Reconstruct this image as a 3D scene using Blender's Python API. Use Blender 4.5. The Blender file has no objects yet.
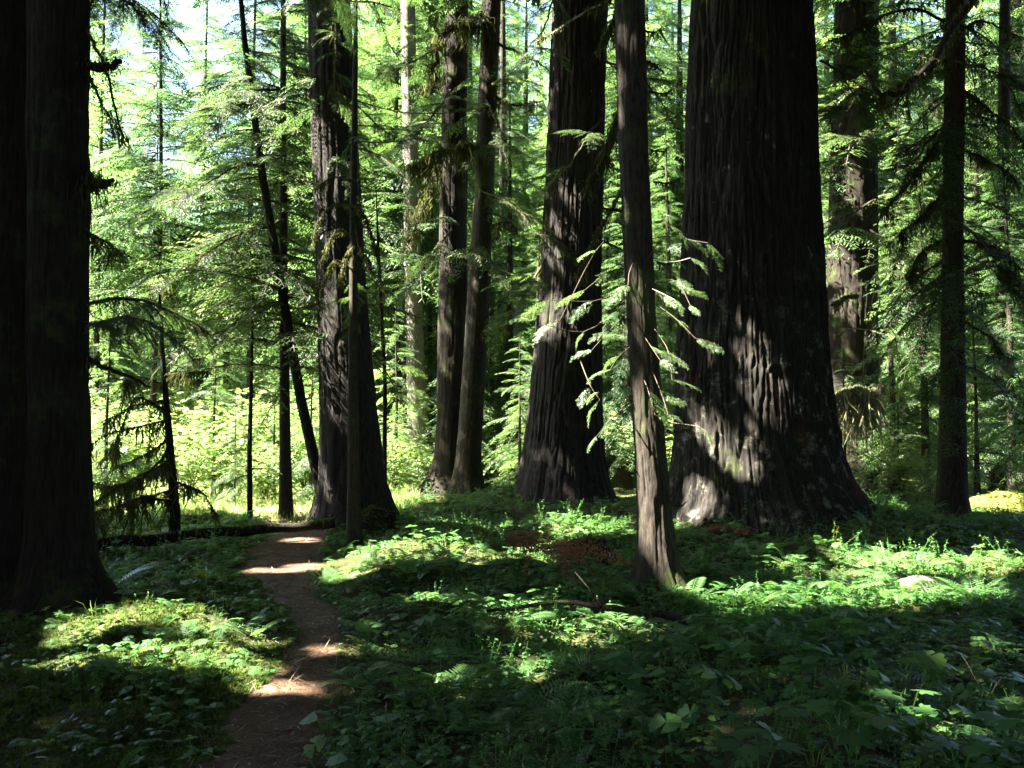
import bpy, math
import numpy as np
from mathutils import Vector

# ------------------------------------------------------------------ camera, sky, sun, exposure
SC = bpy.context.scene
COL = SC.collection
F_PX, HORIZON, CAM_Z = 900.0, 430.0, 1.6
PITCH = math.atan((HORIZON - 384.0) / F_PX)
cam_d = bpy.data.cameras.new("camera")
cam_d.sensor_width = 36.0
cam_d.lens = F_PX / 1024.0 * 36.0
cam_d.clip_start, cam_d.clip_end = 0.05, 3000.0
cam = bpy.data.objects.new("camera", cam_d)
COL.objects.link(cam)
cam.location = (0, 0, CAM_Z)
cam.rotation_euler = (math.pi / 2 + PITCH, 0, 0)
SC.camera = cam

SUN_EL, SUN_BACK = math.radians(50), math.radians(-8)      # from the left, a little on the near side
S = np.array([-math.cos(SUN_EL) * math.cos(SUN_BACK), math.cos(SUN_EL) * math.sin(SUN_BACK), math.sin(SUN_EL)])
world = bpy.data.worlds.new("World")
SC.world = world
world.use_nodes = True
wn = world.node_tree.nodes
bg = wn.get("Background") or wn.new("ShaderNodeBackground")
sky = wn.new("ShaderNodeTexSky")
sky.sky_type = 'NISHITA'
sky.sun_disc = False
sky.sun_elevation = SUN_EL
sky.sun_rotation = math.atan2(S[0], S[1])
sky.air_density, sky.dust_density = 1.0, 1.5
world.node_tree.links.new(sky.outputs[0], bg.inputs[0])
bg.inputs[1].default_value = 0.05
sun_d = bpy.data.lights.new("sun", 'SUN')
sun_d.energy, sun_d.angle, sun_d.color = 5.0, math.radians(0.5), (1.0, 0.95, 0.85)
sun = bpy.data.objects.new("sun", sun_d)
COL.objects.link(sun)
sun.location = (-20, 5, 30)
sun.rotation_euler = Vector(S).to_track_quat('Z', 'Y').to_euler()
vs = SC.view_settings
vs.view_transform, vs.look, vs.gamma, vs.exposure = 'Standard', 'None', 1.0, 4.25
vs.use_curve_mapping = False
cy = SC.cycles
cy.max_bounces, cy.diffuse_bounces, cy.glossy_bounces, cy.transmission_bounces = 6, 4, 2, 4
cy.sample_clamp_indirect = 6.0
cy.use_denoising = True

# ------------------------------------------------------------------ helpers
RNG = np.random.default_rng(7)
SP, CP = math.sin(PITCH), math.cos(PITCH)


def at(px, py, d):
    """the point of a pixel's ray at distance d in front of the camera"""
    a, b = (px - 512.0) / F_PX, (384.0 - py) / F_PX
    w = np.array([a, CP - b * SP, SP + b * CP])
    return w * (d / w[1]) + np.array([0, 0, CAM_Z])


def hash3(ix, iy, iz, seed):
    h = (ix.astype(np.int64) * 374761393 + iy.astype(np.int64) * 668265263 + iz.astype(np.int64) * 2147483647 + seed * 974711) & 0xFFFFFFFF
    h = ((h ^ (h >> 13)) * 1274126177) & 0xFFFFFFFF
    h = ((h ^ (h >> 16)) * 2246822519) & 0xFFFFFFFF
    return ((h ^ (h >> 15)) & 0xFFFFFF) / float(0xFFFFFF)


def vnoise(x, y, z=None, seed=0):
    x, y = np.asarray(x, float), np.asarray(y, float)
    z = np.zeros_like(x) if z is None else np.asarray(z, float)
    x0, y0, z0 = np.floor(x), np.floor(y), np.floor(z)
    fx, fy, fz = x - x0, y - y0, z - z0
    fx, fy, fz = [f * f * f * (f * (f * 6 - 15) + 10) for f in (fx, fy, fz)]
    r = 0
    for i in (0, 1):
        for j in (0, 1):
            for k in (0, 1):
                w = (fx if i else 1 - fx) * (fy if j else 1 - fy) * (fz if k else 1 - fz)
                r = r + w * hash3(x0 + i, y0 + j, z0 + k, seed)
    return r


def fbm(x, y, z=None, seed=0, oct=3):
    r, a, t, f = 0, 1.0, 0, 1.0
    for o in range(oct):
        r = r + a * vnoise(np.asarray(x) * f, np.asarray(y) * f, None if z is None else np.asarray(z) * f, seed + o * 17)
        t += a
        a *= 0.5
        f *= 2.03
    return r / t


class Geo:
    """collects faces and links them as ONE mesh object"""
    def __init__(s):
        s.v, s.f4, s.f3, s.m4, s.m3, s.t4, s.t3, s.n = [], [], [], [], [], [], [], 0

    def quads(s, Q, mat=0, tint=None):
        Q = np.asarray(Q, float)
        k = len(Q)
        if not k:
            return
        s.v.append(Q.reshape(-1, 3))
        s.f4.append(np.arange(4 * k).reshape(k, 4) + s.n)
        s.m4.append(np.full(k, mat))
        s.t4.append(np.broadcast_to(0.5 if tint is None else tint, (k,)).astype(float))
        s.n += 4 * k

    def indexed(s, V, F, mat=0, tint=None):
        V, F = np.asarray(V, float), np.asarray(F)
        s.v.append(V)
        k = len(F)
        t = np.broadcast_to(0.5 if tint is None else tint, (k,)).astype(float)
        if F.shape[1] == 4:
            s.f4.append(F + s.n); s.m4.append(np.full(k, mat)); s.t4.append(t)
        else:
            s.f3.append(F + s.n); s.m3.append(np.full(k, mat)); s.t3.append(t)
        s.n += len(V)

    def tube(s, P, R, sides=5, mat=0, tint=None, cap=True):
        P = np.asarray(P, float)
        R = np.broadcast_to(np.asarray(R, float), (len(P),))
        T = np.gradient(P, axis=0)
        T /= np.linalg.norm(T, axis=1)[:, None] + 1e-9
        ref = np.where(np.abs(T[:, 2:3]) > 0.9, np.array([[1.0, 0, 0]]), np.array([[0, 0, 1.0]]))
        A = np.cross(T, ref); A /= np.linalg.norm(A, axis=1)[:, None] + 1e-9
        B = np.cross(T, A)
        th = np.arange(sides) * 2 * math.pi / sides
        V = P[:, None] + R[:, None, None] * (A[:, None] * np.cos(th)[None, :, None] + B[:, None] * np.sin(th)[None, :, None])
        n = len(P)
        i, j = np.meshgrid(np.arange(n - 1), np.arange(sides), indexing='ij')
        a = i * sides + j
        b = i * sides + (j + 1) % sides
        Fq = np.stack([a, b, b + sides, a + sides], -1).reshape(-1, 4)
        V = V.reshape(-1, 3)
        s.indexed(V, Fq, mat, tint)
        if cap:
            for e, c in ((0, P[0]), (n - 1, P[-1])):
                ring = V[e * sides:(e + 1) * sides]
                VV = np.vstack([ring, c[None]])
                jj = np.arange(sides)
                s.indexed(VV, np.stack([jj, (jj + 1) % sides, np.full(sides, sides)], -1), mat, tint)

    def build(s, name, mats, parent=None, smooth=False, loc=None):
        V = np.vstack(s.v) if s.v else np.zeros((0, 3))
        f4 = np.vstack(s.f4) if s.f4 else np.zeros((0, 4), int)
        f3 = np.vstack(s.f3) if s.f3 else np.zeros((0, 3), int)
        me = bpy.data.meshes.new(name)
        if loc is not None:
            V = V - np.asarray(loc)[None]
        me.vertices.add(len(V))
        me.vertices.foreach_set("co", V.astype(np.float32).ravel())
        loops = np.concatenate([f4.ravel(), f3.ravel()]).astype(np.int32)
        me.loops.add(len(loops))
        me.loops.foreach_set("vertex_index", loops)
        nf = len(f4) + len(f3)
        me.polygons.add(nf)
        st = np.concatenate([np.arange(len(f4)) * 4, 4 * len(f4) + np.arange(len(f3)) * 3]).astype(np.int32)
        me.polygons.foreach_set("loop_start", st)
        mi = np.concatenate((s.m4 + s.m3) or [np.zeros(0)]).astype(np.int32)
        for m in (mats if isinstance(mats, (list, tuple)) else [mats]):
            me.materials.append(m)
        me.polygons.foreach_set("material_index", mi)
        if smooth:
            me.polygons.foreach_set("use_smooth", np.ones(nf, dtype=bool))
        me.update(calc_edges=True)
        at_ = me.attributes.new("tint", 'FLOAT', 'FACE')
        at_.data.foreach_set("value", np.concatenate((s.t4 + s.t3) or [np.zeros(0)]).astype(np.float32))
        o = bpy.data.objects.new(name, me)
        COL.objects.link(o)
        if parent is not None:
            o.parent = parent
        elif loc is not None:
            o.location = loc
        return o


def tag(o, label=None, cat=None, group=None, kind=None):
    if label: o["label"] = label
    if cat: o["category"] = cat
    if group: o["group"] = group
    if kind: o["kind"] = kind
    return o


def thing(name, label, cat, loc, group=None):
    o = bpy.data.objects.new(name, None)
    o.empty_display_size = 0.3
    COL.objects.link(o)
    o.location = loc
    return tag(o, label, cat, group)


def smoothcurve(P, n):
    """Catmull-Rom through points"""
    P = np.asarray(P, float)
    if len(P) == 2:
        t = np.linspace(0, 1, n)[:, None]
        return P[0] * (1 - t) + P[1] * t
    E = np.vstack([2 * P[0] - P[1], P, 2 * P[-1] - P[-2]])
    u = np.linspace(0, len(P) - 1 - 1e-6, n)
    i = u.astype(int)
    t = (u - i)[:, None]
    p0, p1, p2, p3 = E[i], E[i + 1], E[i + 2], E[i + 3]
    return 0.5 * (2 * p1 + (p2 - p0) * t + (2 * p0 - 5 * p1 + 4 * p2 - p3) * t ** 2 + (3 * p1 - p0 - 3 * p2 + p3) * t ** 3)


def rot(yaw, pitch, roll):
    """stack of matrices: local +X to yaw/pitch, rolled about X"""
    cyw, sy, cp, sp_, cr, sr = np.cos(yaw), np.sin(yaw), np.cos(pitch), np.sin(pitch), np.cos(roll), np.sin(roll)
    z = np.zeros_like(cyw); o = np.ones_like(cyw)
    Rz = np.stack([cyw, -sy, z, sy, cyw, z, z, z, o], -1).reshape(-1, 3, 3)
    Ry = np.stack([cp, z, -sp_, z, o, z, sp_, z, cp], -1).reshape(-1, 3, 3)
    Rx = np.stack([o, z, z, z, cr, -sr, z, sr, cr], -1).reshape(-1, 3, 3)
    return Rz @ Ry @ Rx


# ------------------------------------------------------------------ materials
def new_mat(name):
    m = bpy.data.materials.new(name)
    m.use_nodes = True
    nt = m.node_tree
    nt.nodes.clear()
    return m, nt, nt.nodes, nt.links


def ramp(nodes, stops):
    r = nodes.new("ShaderNodeValToRGB")
    e = r.color_ramp.elements
    while len(e) > 1:
        e.remove(e[-1])
    e[0].position, e[0].color = stops[0][0], (*stops[0][1], 1)
    for p, c in stops[1:]:
        n = e.new(p); n.color = (*c, 1)
    return r


def leaf_mat(name, stops, trans_gain=1.7, fac=0.5, rough=0.45, spec=0.35, warm=(1.08, 1.15, 0.62)):
    m, nt, N, L = new_mat(name)
    out = N.new("ShaderNodeOutputMaterial")
    a = N.new("ShaderNodeAttribute"); a.attribute_name = "tint"
    oi = N.new("ShaderNodeObjectInfo")
    ma = N.new("ShaderNodeMath"); ma.operation = 'MULTIPLY_ADD'
    L.new(oi.outputs["Random"], ma.inputs[0]); ma.inputs[1].default_value = 0.24
    sub = N.new("ShaderNodeMath"); sub.operation = 'SUBTRACT'
    L.new(a.outputs["Fac"], sub.inputs[0]); sub.inputs[1].default_value = 0.12
    L.new(sub.outputs[0], ma.inputs[2])
    r = ramp(N, stops)
    L.new(ma.outputs[0], r.inputs[0])
    p = N.new("ShaderNodeBsdfPrincipled")
    L.new(r.outputs[0], p.inputs["Base Color"])
    p.inputs["Roughness"].default_value = rough
    p.inputs["Specular IOR Level"].default_value = spec
    mul = N.new("ShaderNodeMix"); mul.data_type = 'RGBA'; mul.blend_type = 'MULTIPLY'
    mul.inputs[0].default_value = 1.0
    mul.clamp_result = False
    L.new(r.outputs[0], mul.inputs[6])
    mul.inputs[7].default_value = tuple(trans_gain * w for w in warm) + (1,)
    t = N.new("ShaderNodeBsdfTranslucent")
    L.new(mul.outputs[2], t.inputs["Color"])
    mx = N.new("ShaderNodeMixShader"); mx.inputs[0].default_value = fac
    L.new(p.outputs[0], mx.inputs[1]); L.new(t.outputs[0], mx.inputs[2])
    L.new(mx.outputs[0], out.inputs[0])
    return m


def bark_mat(name, c0, c1, moss=0.0, lichen=0.0, scale=(9, 9, 1.6), bump=0.02, low=None):
    m, nt, N, L = new_mat(name)
    out = N.new("ShaderNodeOutputMaterial")
    tc = N.new("ShaderNodeTexCoord")
    mp = N.new("ShaderNodeMapping"); mp.inputs["Scale"].default_value = scale
    L.new(tc.outputs["Object"], mp.inputs[0])
    n1 = N.new("ShaderNodeTexNoise"); n1.inputs["Scale"].default_value = 2.2; n1.inputs["Detail"].default_value = 7; n1.inputs["Roughness"].default_value = 0.65
    L.new(mp.outputs[0], n1.inputs["Vector"])
    r = ramp(N, [(0.3, c0), (0.55, c1), (0.75, tuple(1.5 * x for x in c1))])
    L.new(n1.outputs[0], r.inputs[0])
    col = r.outputs[0]

    def overlay(col, scale_, lo, hi, c, det=6, zlim=None):
        n = N.new("ShaderNodeTexNoise"); n.inputs["Scale"].default_value = scale_; n.inputs["Detail"].default_value = det; n.inputs["Roughness"].default_value = 0.7
        L.new(tc.outputs["Object"], n.inputs["Vector"])
        mr = N.new("ShaderNodeMapRange"); mr.inputs[1].default_value = lo; mr.inputs[2].default_value = hi
        L.new(n.outputs[0], mr.inputs[0])
        fac = mr.outputs[0]
        if zlim:
            sx = N.new("ShaderNodeSeparateXYZ"); L.new(tc.outputs["Object"], sx.inputs[0])
            mz = N.new("ShaderNodeMapRange"); mz.inputs[1].default_value = zlim; mz.inputs[2].default_value = zlim * .45
            L.new(sx.outputs[2], mz.inputs[0])
            mm = N.new("ShaderNodeMath"); mm.operation = 'MULTIPLY'; L.new(fac, mm.inputs[0]); L.new(mz.outputs[0], mm.inputs[1])
            fac = mm.outputs[0]
        mx = N.new("ShaderNodeMix"); mx.data_type = 'RGBA'
        L.new(fac, mx.inputs[0]); L.new(col, mx.inputs[6]); mx.inputs[7].default_value = (*c, 1)
        return mx.outputs[2]
    if moss > 0:
        col = overlay(col, 1.3, 0.68 - moss, 0.84 - moss, (0.055, 0.075, 0.018))
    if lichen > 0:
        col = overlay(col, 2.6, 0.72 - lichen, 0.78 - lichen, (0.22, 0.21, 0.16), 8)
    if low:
        col = overlay(col, 3.4, .545, .66, (0.20, 0.185, 0.14), 9, low)  # pale lichen low on the trunk, partly standing in for sun there
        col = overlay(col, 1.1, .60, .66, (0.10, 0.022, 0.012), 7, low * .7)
    p = N.new("ShaderNodeBsdfPrincipled")
    L.new(col, p.inputs["Base Color"])
    p.inputs["Roughness"].default_value = 0.9
    p.inputs["Specular IOR Level"].default_value = 0.15
    b = N.new("ShaderNodeBump"); b.inputs["Strength"].default_value = 0.9; b.inputs["Distance"].default_value = bump
    n3 = N.new("ShaderNodeTexNoise"); n3.inputs["Scale"].default_value = 5; n3.inputs["Detail"].default_value = 8; n3.inputs["Roughness"].default_value = 0.7
    L.new(mp.outputs[0], n3.inputs["Vector"])
    L.new(n3.outputs[0], b.inputs["Height"])
    L.new(b.outputs[0], p.inputs["Normal"])
    L.new(p.outputs[0], out.inputs[0])
    return m


def soil_mat(name, stops, sc=3.0, bump=0.03, rough=0.95):
    m, nt, N, L = new_mat(name)
    out = N.new("ShaderNodeOutputMaterial")
    tc = N.new("ShaderNodeTexCoord")
    n1 = N.new("ShaderNodeTexNoise"); n1.inputs["Scale"].default_value = sc; n1.inputs["Detail"].default_value = 9; n1.inputs["Roughness"].default_value = 0.72
    L.new(tc.outputs["Object"], n1.inputs["Vector"])
    r = ramp(N, stops)
    L.new(n1.outputs[0], r.inputs[0])
    p = N.new("ShaderNodeBsdfPrincipled")
    L.new(r.outputs[0], p.inputs["Base Color"])
    p.inputs["Roughness"].default_value = rough
    p.inputs["Specular IOR Level"].default_value = 0.15
    n2 = N.new("ShaderNodeTexNoise"); n2.inputs["Scale"].default_value = sc * 9; n2.inputs["Detail"].default_value = 6
    L.new(tc.outputs["Object"], n2.inputs["Vector"])
    b = N.new("ShaderNodeBump"); b.inputs["Strength"].default_value = 0.8; b.inputs["Distance"].default_value = bump
    L.new(n2.outputs[0], b.inputs["Height"]); L.new(b.outputs[0], p.inputs["Normal"])
    L.new(p.outputs[0], out.inputs[0])
    return m


M = {}
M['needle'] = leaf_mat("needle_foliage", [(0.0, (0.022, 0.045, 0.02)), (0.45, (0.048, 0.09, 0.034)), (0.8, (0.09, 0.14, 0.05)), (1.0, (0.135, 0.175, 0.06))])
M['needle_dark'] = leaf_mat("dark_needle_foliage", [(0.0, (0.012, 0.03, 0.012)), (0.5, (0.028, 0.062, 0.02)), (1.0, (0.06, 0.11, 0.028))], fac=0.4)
M['bright_needle'] = leaf_mat("sunny_needle_foliage", [(0.0, (0.036, 0.07, 0.038)), (0.5, (0.07, 0.12, 0.056)), (1.0, (0.13, 0.178, 0.075))], fac=0.55, trans_gain=2.1)  # needle green brightened to carry the sun on the background trees
M['canopy'] = leaf_mat("shade_canopy_foliage", [(0.0, (0.01, 0.025, 0.01)), (1.0, (0.035, 0.06, 0.02))], fac=0.15)
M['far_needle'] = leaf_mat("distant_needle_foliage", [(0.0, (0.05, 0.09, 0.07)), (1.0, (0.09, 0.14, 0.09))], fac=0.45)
M['spray'] = leaf_mat("fresh_spray_foliage", [(0.0, (0.08, 0.15, 0.06)), (1.0, (0.16, 0.24, 0.10))], fac=0.42, rough=0.35, spec=0.5)
M['maple'] = leaf_mat("broadleaf_foliage", [(0.0, (0.07, 0.115, 0.045)), (0.5, (0.13, 0.18, 0.075)), (1.0, (0.22, 0.25, 0.12))], fac=0.55, trans_gain=1.9)
M['herb'] = leaf_mat("herb_foliage", [(0.0, (0.03, 0.085, 0.026)), (0.5, (0.06, 0.148, 0.042)), (0.85, (0.10, 0.18, 0.045)), (1.0, (0.17, 0.23, 0.06))], fac=0.36, rough=0.42, spec=0.32)
M['fern'] = leaf_mat("fern_foliage", [(0.0, (0.04, 0.10, 0.035)), (1.0, (0.09, 0.17, 0.05))], fac=0.42, rough=0.4, spec=0.45)
M['mosstuft'] = leaf_mat("moss_tufts", [(0.0, (0.04, 0.075, 0.018)), (0.6, (0.085, 0.125, 0.028)), (1.0, (0.16, 0.17, 0.045))], fac=0.3, rough=0.8, spec=0.1)
M['hangmoss'] = leaf_mat("hanging_moss", [(0.0, (0.03, 0.036, 0.014)), (0.6, (0.06, 0.066, 0.026)), (1.0, (0.11, 0.11, 0.05))], fac=0.35, rough=0.9, spec=0.05, warm=(1.1, 1.1, 0.6))
M['palemoss'] = leaf_mat("pale_hanging_moss", [(0.0, (0.14, 0.14, 0.07)), (1.0, (0.30, 0.29, 0.19))], fac=0.35, rough=0.9, spec=0.05, warm=(1.1, 1.1, 0.7), trans_gain=1.2)  # paler copy of the hanging moss; sun on the drape put into colour
M['deadfern'] = leaf_mat("dead_frond", [(0.0, (0.13, 0.045, 0.02)), (1.0, (0.25, 0.10, 0.045))], fac=0.25, warm=(1, 0.9, 0.6), trans_gain=1.0)
M['litter'] = leaf_mat("litter", [(0.0, (0.07, 0.04, 0.022)), (0.6, (0.16, 0.10, 0.055)), (1.0, (0.34, 0.27, 0.17))], fac=0.1, warm=(1, 0.9, 0.6), trans_gain=1.0)
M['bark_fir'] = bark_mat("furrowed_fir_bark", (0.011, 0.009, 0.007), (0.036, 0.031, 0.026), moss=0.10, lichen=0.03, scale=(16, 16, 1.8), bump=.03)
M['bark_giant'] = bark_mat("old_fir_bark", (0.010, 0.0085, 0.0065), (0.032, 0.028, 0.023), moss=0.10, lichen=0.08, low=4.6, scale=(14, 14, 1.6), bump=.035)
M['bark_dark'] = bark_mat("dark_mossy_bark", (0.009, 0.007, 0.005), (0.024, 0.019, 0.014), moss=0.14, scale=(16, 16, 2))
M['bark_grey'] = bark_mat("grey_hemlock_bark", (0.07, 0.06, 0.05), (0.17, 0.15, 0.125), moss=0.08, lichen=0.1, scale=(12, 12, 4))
M['bark_thin'] = bark_mat("thin_hemlock_bark", (0.012, 0.010, 0.007), (0.04, 0.032, 0.024), moss=0.15, lichen=0.04, scale=(14, 14, 4), bump=0.008)
M['twig'] = bark_mat("twig_bark", (0.035, 0.03, 0.02), (0.08, 0.065, 0.045), moss=0.15, scale=(20, 20, 20), bump=0.004)
M['deadwood'] = bark_mat("bleached_twig", (0.16, 0.13, 0.10), (0.33, 0.29, 0.24), scale=(20, 20, 20), bump=0.004)
M['redwood'] = bark_mat("rotten_red_wood", (0.06, 0.022, 0.012), (0.16, 0.065, 0.035), scale=(14, 14, 5), bump=0.02)
M['ground'] = soil_mat("forest_floor", [(0.3, (0.018, 0.022, 0.008)), (0.5, (0.04, 0.045, 0.014)), (0.65, (0.06, 0.07, 0.018)), (0.8, (0.07, 0.05, 0.03))])
M['clearing'] = soil_mat("pale_clearing", [(0.3, (0.12, 0.13, 0.05)), (0.7, (0.28, 0.26, 0.16))])
M['path'] = soil_mat("trodden_earth", [(0.3, (0.045, 0.026, 0.015)), (0.48, (0.095, 0.056, 0.034)), (0.62, (0.145, 0.09, 0.056)), (0.8, (0.22, 0.15, 0.10))], sc=4.5, bump=0.035)
M['mossrock'] = soil_mat("mossy_rock", [(0.3, (0.05, 0.07, 0.012)), (0.6, (0.14, 0.15, 0.03)), (0.8, (0.22, 0.20, 0.10))], sc=2.0)
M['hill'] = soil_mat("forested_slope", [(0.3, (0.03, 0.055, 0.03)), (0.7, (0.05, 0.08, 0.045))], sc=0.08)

# ------------------------------------------------------------------ ground
PATH_PX = [(250, 820, 120), (258, 768, 112), (281, 705, 100), (308, 665, 78), (317, 640, 62), (308, 615, 58), (290, 593, 58), (279, 572, 72), (287, 553, 70), (298, 538, 62)]


def flat_pt(px, py):
    d = (CAM_Z) * F_PX / (py - HORIZON)
    for _ in range(6):
        p = at(px, py, d)
        d *= CAM_Z / (CAM_Z - p[2])
    return at(px, py, d)


pc = np.array([np.append(flat_pt(x, y)[:2], w * flat_pt(x, y)[1] / F_PX / 2) for x, y, w in PATH_PX])
pc = np.vstack([[pc[0, 0] - 0.25, 0.5, 0.4], pc, [-3.6, 15.6, 0.55], [-4.9, 17.6, 0.6], [-6.5, 20.5, 0.7]])
PATH = smoothcurve(pc, 160)
MOUNDS = [(-2.55, 7.3, 1.0, 0.9, 0.24), (-3.0, 5.2, 1.3, 1.2, 0.14), (-1.25, 11.6, 0.75, 1.4, 0.2), (0.3, 9.5, 1.6, 1.0, 0.12), (4.6, 16.0, 3.2, 2.4, 0.15),
          (-4.6, 8.6, 1.1, 0.9, 0.08), (-0.95, 20.2, 1.8, 1.6, 0.35), (1.3, 19.0, 2.0, 1.8, 0.2), (-2.65, 15.0, 1.1, 0.9, 0.15), (1.55, 9.5, 1.0, 0.8, 0.16), (2.5, 5.5, 2.6, 2.0, 0.05)]


def path_dist(x, y):
    x, y = np.asarray(x, float), np.asarray(y, float)
    best = np.full(x.shape, 1e9)
    for cx, cy_, w in PATH[::2]:
        best = np.minimum(best, np.hypot(x - cx, y - cy_) - w)
    return best


def H(x, y):
    x, y = np.asarray(x, float), np.asarray(y, float)
    d = np.clip(path_dist(x, y), 0, None)
    off = 1 - np.exp(-(d / 0.35) ** 2)
    h = (fbm(x * 0.5, y * 0.5, seed=3) - 0.5) * 0.34 + (fbm(x * 1.5, y * 1.5, seed=9) - 0.5) * 0.30
    h = h - 0.03
    for mx, my, rx, ry, a in MOUNDS:
        h = h + a * np.exp(-((x - mx) / rx) ** 2 - ((y - my) / ry) ** 2)
    h = h * off + (fbm(x * 3, y * 3, seed=5) - 0.5) * 0.03
    far = np.clip((y - 22) / 40, 0, 1)
    return h * (1 - far * 0.5) + far * (fbm(x * .06, y * .06, seed=2) - .4) * 2.0


def gz(x, y):
    return float(H(np.array([x]), np.array([y]))[0])


def on_ground(px, py):
    """where the pixel's ray meets the ground"""
    lo = 2.5
    ds = np.linspace(lo, 60, 1500)
    P = np.array([at(px, py, d) for d in ds])
    g = P[:, 2] - H(P[:, 0], P[:, 1])
    i = np.argmax(g < 0) if (g < 0).any() else len(ds) - 1
    return np.array([P[i, 0], P[i, 1], gz(P[i, 0], P[i, 1])])


def grid_axis(lo, hi, fine_lo, fine_hi, fine, growth=1.25):
    a = list(np.arange(fine_lo, fine_hi, fine))
    s = fine
    while a[-1] < hi:
        s *= growth; a.append(a[-1] + s)
    s = fine
    while a[0] > lo:
        s *= growth; a.insert(0, a[0] - s)
    return np.array(a)


gx = grid_axis(-330, 330, -9, 12, 0.09)
gy = grid_axis(-60, 330, 2.5, 22, 0.09)
X, Y = np.meshgrid(gx, gy)
Z = H(X.ravel(), Y.ravel())
V = np.stack([X.ravel(), Y.ravel(), Z], -1)
nx, ny = len(gx), len(gy)
i, j = np.meshgrid(np.arange(ny - 1), np.arange(nx - 1), indexing='ij')
a = (i * nx + j).ravel()
g = Geo()
g.indexed(V, np.stack([a, a + 1, a + nx + 1, a + nx], -1))
tag(g.build("ground", M['ground'], smooth=True), kind="structure", label="dark mossy forest floor under the plants")

# path: a sheet 4 mm above the ground
g = Geo()
tt = np.gradient(PATH[:, :2], axis=0); tt /= np.linalg.norm(tt, axis=1)[:, None]
nn = np.stack([-tt[:, 1], tt[:, 0]], -1)
ss = np.linspace(-1, 1, 15)
PV = []
for k in range(len(PATH)):
    wl = PATH[k, 2] * (0.98 + 0.9 * (vnoise([k * 0.3], [0.5], seed=4)[0] - .5)); wr = PATH[k, 2] * (0.98 + 0.9 * (vnoise([k * 0.3], [7.5], seed=4)[0] - .5))
    for s_ in ss:
        q = PATH[k, :2] + nn[k] * s_ * (wl if s_ > 0 else wr)
        PV.append([q[0], q[1], 0])
PV = np.array(PV)
PV[:, 2] = H(PV[:, 0], PV[:, 1]) + 0.012 - 0.02 * np.tile(np.abs(ss) ** 6, len(PATH))
i, j = np.meshgrid(np.arange(len(PATH) - 1), np.arange(14), indexing='ij')
a = (i * 15 + j).ravel()
g.indexed(PV, np.stack([a, a + 15, a + 16, a + 1], -1))
tag(g.build("path", M['path'], smooth=True), kind="structure", label="narrow brown dirt trail winding towards the log")

# sunlit clearing beyond the log: a thin pale sheet
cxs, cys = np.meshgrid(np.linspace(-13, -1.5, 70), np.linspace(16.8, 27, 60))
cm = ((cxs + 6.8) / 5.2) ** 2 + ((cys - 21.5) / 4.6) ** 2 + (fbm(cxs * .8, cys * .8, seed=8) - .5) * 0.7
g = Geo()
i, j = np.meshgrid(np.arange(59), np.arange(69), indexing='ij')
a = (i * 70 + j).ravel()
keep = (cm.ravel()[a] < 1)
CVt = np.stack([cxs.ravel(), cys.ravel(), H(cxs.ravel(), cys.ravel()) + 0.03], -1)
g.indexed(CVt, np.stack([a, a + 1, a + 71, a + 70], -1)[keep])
tag(g.build("clearing_ground", M['clearing'], smooth=True), kind="structure", label="pale sunlit ground beyond the fallen log")

# far hillside
hx, hy = np.meshgrid(np.linspace(-260, 320, 60), np.linspace(75, 200, 34))
hz = -3 + np.clip((hy - 75) / 125, 0, 1) ** 0.9 * 40 + (fbm(hx * .02, hy * .02, seed=6) - .5) * 10 * np.clip((hy - 75) / 60, 0, 1)
g = Geo()
i, j = np.meshgrid(np.arange(33), np.arange(59), indexing='ij')
a = (i * 60 + j).ravel()
g.indexed(np.stack([hx.ravel(), hy.ravel(), hz.ravel()], -1), np.stack([a, a + 1, a + 61, a + 60], -1))
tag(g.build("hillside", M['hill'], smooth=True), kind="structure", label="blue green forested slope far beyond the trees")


def hill_z(x, y):
    fx = (np.asarray(x) + 260) / 580 * 59; fy = (np.asarray(y) - 75) / 125 * 33
    return hz[np.clip(np.rint(fy).astype(int), 0, 33), np.clip(np.rint(fx).astype(int), 0, 59)]


# ------------------------------------------------------------------ gaps cut in the unseen canopy to place the sun patches
HOLES = []


def proj(P):
    P = np.atleast_2d(P)
    return P[:, :2] - (S[:2] / S[2])[None] * P[:, 2:3]


def lit_ground(px, py, a, b):
    p = on_ground(px, py)
    d = p[1]
    q = proj(p + [0, 0, 0.1])[0]
    HOLES.append((q[0], q[1], a * d / F_PX, max(0.06, b * d * d / (CAM_Z * F_PX))))


def lit_point(px, py, d, r, ry=None):
    q = proj(at(px, py, d))[0]
    HOLES.append((q[0], q[1], r, ry or r))


for args in [(300, 541, 22, 3), (262, 572, 28, 3), (300, 568, 20, 3), (325, 655, 42, 6), (268, 693, 46, 9), (300, 712, 26, 3),
             (178, 664, 56, 9), (240, 674, 26, 7), (68, 640, 26, 9), (135, 616, 40, 4), (60, 668, 60, 5), (220, 625, 40, 5),
             (380, 556, 55, 12), (345, 570, 24, 10), (440, 548, 40, 6), (470, 560, 40, 5), (505, 615, 36, 9), (430, 600, 30, 5), (525, 680, 20, 14), (455, 690, 18, 5),
             (590, 528, 60, 7), (530, 558, 30, 8), (560, 575, 22, 5), (600, 622, 34, 4), (560, 640, 40, 3), (705, 600, 36, 5), (765, 598, 50, 6), (830, 597, 55, 7), (900, 570, 60, 9), (905, 598, 50, 6), (975, 574, 55, 7), (850, 573, 40, 5), (970, 600, 40, 5), (880, 560, 40, 6),
             (985, 652, 20, 4), (1000, 715, 30, 5), (940, 740, 25, 3), (800, 572, 30, 5), (795, 480, 10, 3), (780, 520, 18, 3)]:
    lit_ground(*args)
for py in range(120, 500, 60): lit_point(552 - (py - 100) * 0.05, py, 19.0, 0.15)
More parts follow.
